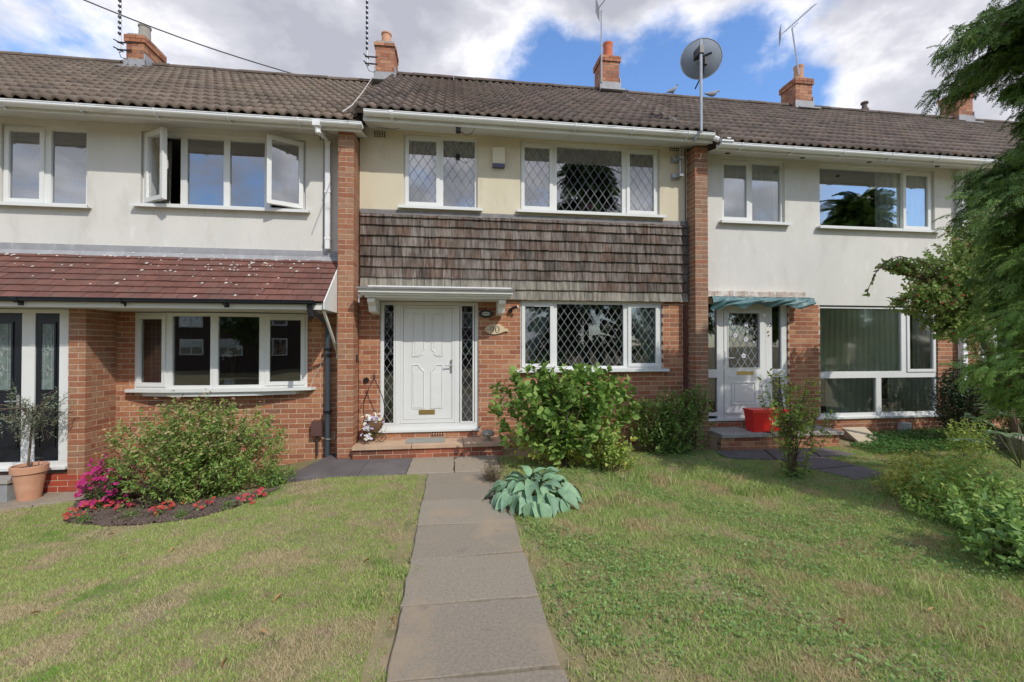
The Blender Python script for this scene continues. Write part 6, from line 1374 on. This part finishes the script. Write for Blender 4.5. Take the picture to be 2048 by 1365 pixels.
# trees and houses across the street: only mirrored in the windows
ct3 = (10.5, -27.0, 0.0); t = thing('conifer_tree', 'tall dark conifer across the street behind the camera, mirrored in the upstairs window', 'tree', ct3)
conifer(t, ct3, 17, lambda z, az: float(np.interp(z, [0, 2, 14, 17], [3.6, 4.4, 1.8, .3])), 90, m_con, 8, spray=1.9, per=9, zmin=1.5, trunk_r=.25)
ct4 = (30.0, -22.0, 0.0); t = thing('conifer_tree', 'second dark conifer across the street mirrored in the right house', 'tree', ct4)
conifer(t, ct4, 13, lambda z, az: float(np.interp(z, [0, 2, 12, 13], [3.5, 4.2, 1.2, .3])), 80, m_con, 9, spray=1.9, per=9, zmin=1.0, trunk_r=.25)
shrub('street_tree', 'round leafy tree across the street mirrored in the bow window', 'tree', (-7.5, -21, 0), (-7.5, -21, 3.6), (3.4, 3, 2.6), 700, 8, .34, .2, m_lf_dark, m_bark, seed=140, nst=8, r0=.09, tw=1.2, rich=True)
for i, (xa, xb) in enumerate(((-26, -8), (-7.5, 3))):
    t = thing('brick_house', ['long brick house opposite, left part of the facing row', 'shorter brick house opposite, facing the middle front door'][i], 'house', ((xa+xb)/2, -27, 0), 'houses across the street')
    MB().box(xa, xb, -33, -27, -.3, 4.6).build('wall', m_brickdk, t); b = MB(); b.prism([(-26.6, 4.6), (-30, 7.2), (-33.4, 4.6)], 'x', xa, xb); b.build('roof', m_tileb, t)
    x_ = xa+1
    while x_ < xb-2:
        for z_ in (.9, 3.0):
            wv = MB().box(x_, x_+1.8, -27.0, -26.93, z_, z_+1.2).build('window', m_upvc, t)
            for q in (.1, .95): MB().box(x_+q, x_+q+.75, -26.929, -26.91, z_+.1, z_+1.1).build('pane', m_glass, wv)
        x_ += 3.1
# ------------------------------------------------------------------ lawn
def lawn(name, n, xr, cond, hmin, hmax, wd, mat, label, lean=.5, tall=None):
    x_ = rng.uniform(xr[0], xr[1], n); y_ = -.4-(5.6)*rng.random(n)**.85; u = rng.random(n)
    ok = cond(x_, y_); x_, y_ = x_[ok], y_[ok]; n = len(x_)
    ztop = H(x_, y_); a = rng.uniform(0, 2*math.pi, n); h = rng.uniform(hmin, hmax, n); 
    if tall is not None: h = h*tall(x_, y_)
    w_ = wd*rng.uniform(.7, 1.3, n); bx_ = np.cos(a)*w_; by_ = np.sin(a)*w_; la = rng.uniform(0, 2*math.pi, n); ll = h*lean*rng.random(n)*1.6
    P = np.stack([x_, y_, ztop-.004], -1); s = np.stack([bx_, by_, 0*a], -1); tip = P+np.stack([np.cos(la)*ll, np.sin(la)*ll, h], -1)
    V = np.stack([P-s, P+s, tip], 1).reshape(-1, 3); T = np.arange(3*n).reshape(-1, 3)
    # cut grass: clumped colours
    r = rng.random(n)
    return tag(onp(name, V, T, 3, mat, rnd=r), label, kind='stuff')
def vis(x_, y_):
    return (x_ < 1.6*(y_+6.85)+.5) & (x_ > -1.05*(y_+6.85)-.8)
def patch(x_, y_):   # bare and thin places
    return np.sin(x_*2.3+1.3*np.sin(y_*1.7))*np.cos(y_*2.9+x_)+.5*np.sin(x_*7.1+y_*3.3)*np.sin(y_*6.1-x_*2)
def condL(x_, y_): return vis(x_, y_) & (x_ < -.35+.03*np.sin(y_*9)+.02*np.sin(y_*31)) & ~inpoly(x_, y_, bedP) & ~inpoly(x_, y_, pavL) & ~((y_ > -1.21) & (x_ > -2.2)) & (y_ < -.6) & ((patch(x_, y_) < .75) | (rng.random(len(x_)) < .45)) & ~((y_ > -1.6) & (x_ < -4.6) & (y_ > fy(np.clip(x_, -7, -4.4))))
def condR(x_, y_): return vis(x_, y_) & (x_ > .56+.04*np.sin(y_*8)+.02*np.sin(y_*27)) & ~inpoly(x_, y_, pavR) & ~((y_ > -.62) & (x_ > 4)) & (y_ < -.5) & ((patch(x_*1.3, y_) < .8) | (rng.random(len(x_)) < .5))
lawn('lawn_grass', 620000, (-7.5, -.3), condL, .012, .030, .0032, m_grass, 'short dry mown grass left of the path', .8)
lawn('rough_grass', 640000, (.5, 10.5), condR, .015, .040, .0034, m_grassr, 'longer rough grass right of the path', .9)
n = 60000; x_ = rng.uniform(.6, 9, n); y_ = -.6-5.4*rng.random(n); k = condR(x_, y_) & (np.sin(x_*1.9+2)*np.sin(y_*2.3+x_)+.4*np.sin(x_*6+y_*5) > .05); x_, y_ = x_[k], y_[k]; n = len(x_)
V, T, k = leaves(np.stack([x_, y_, H(x_, y_)+rng.uniform(.012, .04, n)], -1), rng.normal(size=(n, 3))*[1, 1, .25], np.array([0, -.2, 1])+rng.normal(size=(n, 3))*.3, rng.uniform(.012, .030, n), rng.uniform(.010, .022, n), .1, .1, True)
tag(onp('clover', V, T, 3, m_clover, rnd=np.repeat(rng.random(n), k)), 'patches of clover and small weeds in the right lawn', kind='stuff')
# long tufts
tl_ = []
for (u, v, r_, n, hh) in [(1510, 985, .22, 900, .11), (1440, 960, .3, 500, .10), (1300, 960, .35, 700, .12), (1230, 1005, .25, 400, .10), (1860, 1200, .2, 120, .15), (1960, 1290, .25, 160, .12), (1250, 1050, .25, 350, .08), (800, 1150, .12, 500, .05), (740, 1200, .15, 500, .05), (1090, 1060, .12, 260, .06), (1820, 1010, .3, 160, .12)]:
    b_ = G(u, v); x_ = rng.normal(b_[0], r_*.6, n); y_ = rng.normal(b_[1], r_*.4, n); a = rng.uniform(0, 6.28, n); h = hh*rng.uniform(.5, 1.1, n); P = np.stack([x_, y_, H(x_, y_)], -1); s = np.stack([np.cos(a), np.sin(a), 0*a], -1)*.0028; la = rng.uniform(0, 6.28, n); o_ = np.stack([np.cos(la), np.sin(la), 0*la], -1)*(h*.35)[:, None]
    V = np.stack([P-s, P+s, P+o_*.6+s*.7+np.array([0, 0, .65])*h[:, None], P+o_*.6-s*.7+np.array([0, 0, .65])*h[:, None], P+o_*1.8+np.array([0, 0, .85])*h[:, None]], 1).reshape(-1, 3); i = np.arange(n)[:, None]*5; T = np.concatenate([i+[0, 1, 2], i+[0, 2, 3], i+[3, 2, 4]], 1).reshape(-1, 3); tl_.append((V, T, np.repeat(rng.random(n), 3)))
V, T, r = join(tl_); tag(onp('grass_tufts', V, T, 3, m_grassr, rnd=r), 'long uncut grass tufts scattered over the lawn', kind='stuff')
# fallen leaves
spots = [(350, 1040+65), (255, 1120), (565, 1200), (200, 1170), (125, 1235), (60, 1240), (455, 1330), (520, 1275), (1870, 1230), (1955, 1265), (1090, 1100), (1130, 1140), (740, 1128), (60, 1030), (785, 1245), (230, 1075), (1280, 1130), (1690, 1260), (1400, 1240), (620, 1000)]
P = np.array([G(*s_) for s_ in spots])+np.array([0, 0, .035]); n = len(P); V, T, k = leaves(P, rng.normal(size=(n, 3))*[1, 1, .15], np.array([0, 0, 1])+rng.normal(size=(n, 3))*.3, rng.uniform(.035, .065, n), rng.uniform(.012, .022, n), .2, .2, True)
tag(onp('fallen_leaves', V, T, 3, m_dead, rnd=np.repeat(rng.random(n), k)), 'curled brown leaves lying on the grass', kind='stuff')
# pigeons on the ridge
def pigeon(u, v, label, lying):
    Yp = 3.12; x_, z_ = X(u, Yp, v), (7.76 if 0 else 7.755); t = thing('pigeon', label, 'bird', (x_, Yp, z_), 'pigeons on the roof ridge'); b = MB(); V = []; n = 10
    path_ = [(-.16, .02, .012), (-.10, .05, .03), (-.02, .08, .065), (.05, .11, .07), (.09, .15, .045), (.10, .19, .032), (.115, .225, .034), (.135, .235, .022), (.165, .23, .005)] if not lying else [(-.2, .07, .015), (-.12, .07, .035), (-.02, .075, .065), (.07, .09, .065), (.12, .12, .045), (.14, .15, .034), (.165, .165, .03), (.19, .16, .018), (.22, .15, .005)]
    vs = []; fs = []
    for (a, h, r) in path_:
        for k in range(n): q = 2*math.pi*k/n; vs.append((x_+a+r*.5*math.cos(q)*.3, Yp+r*.8*math.sin(q), z_+h+.02+r*math.cos(q)))
    for i in range(len(path_)-1):
        for k in range(n): fs.append((i*n+k, i*n+(k+1) % n, (i+1)*n+(k+1) % n, (i+1)*n+k))
    b.add(vs, fs); b.build('body', m_bird, t, smooth=True); l = MB()
    for s in (-1, 1): l.tube([(x_+.01, Yp+s*.02, z_+.06), (x_+.02, Yp+s*.025, z_)], .006, 5)
    l.build('legs', m_twig, t)
pigeon(1345, 187, 'upright pigeon on the ridge left of the satellite dish pole', False); pigeon(1424, 190, 'crouching pigeon on the ridge right of the satellite dish pole', True)
# flowers and ornaments behind glass
q = px_c(1173, 412, .18); t = thing('flower_vase', 'pink flowers in a vase on the wide upstairs window sill', 'vase', (q[0], .18, o2[2])); b = MB(); b.lathe((q[0], .18, o2[2]), [(0, 0), (.04, 0), (.05, .05), (.03, .09)], 12); b.build('vase', m_upvc, t); petals([(q[0]+random.gauss(0, .07), .16, o2[2]+.16+random.gauss(0, .03)) for _ in range(16)], .035, m_pinkf, t)
q = px_c(462, 770, .0); zq = bz0+.02; t = thing('potted_orchid', 'white orchid in a patterned pot inside the bow window', 'plant', (q[0], -.03, zq)); b = MB(); b.lathe((q[0], -.03, zq), [(0, 0), (.06, 0), (.075, .04), (.07, .11), (.06, .11)], 14); b.build('pot', m_blind, t); st_ = MB(); st_.tube([(q[0], -.03, zq+.1), (q[0]+.03, -.03, zq+.3), (q[0]-.02, -.05, zq+.50)], .004, 4); st_.tube([(q[0]+.02, -.03, zq+.1), (q[0]+.06, -.03, zq+.35), (q[0]+.09, -.05, zq+.55)], .004, 4); st_.build('stem', m_twigg, t)
petals([(q[0]-.04+random.gauss(0, .035), -.06, zq+.46+random.gauss(0, .035)) for _ in range(9)]+[(q[0]+.12+random.gauss(0, .04), -.06, zq+.56) for _ in range(4)], .04, m_pansy, t)
print('objects', len(bpy.data.objects), 'tris', sum(len(m.polygons) for m in bpy.data.meshes))
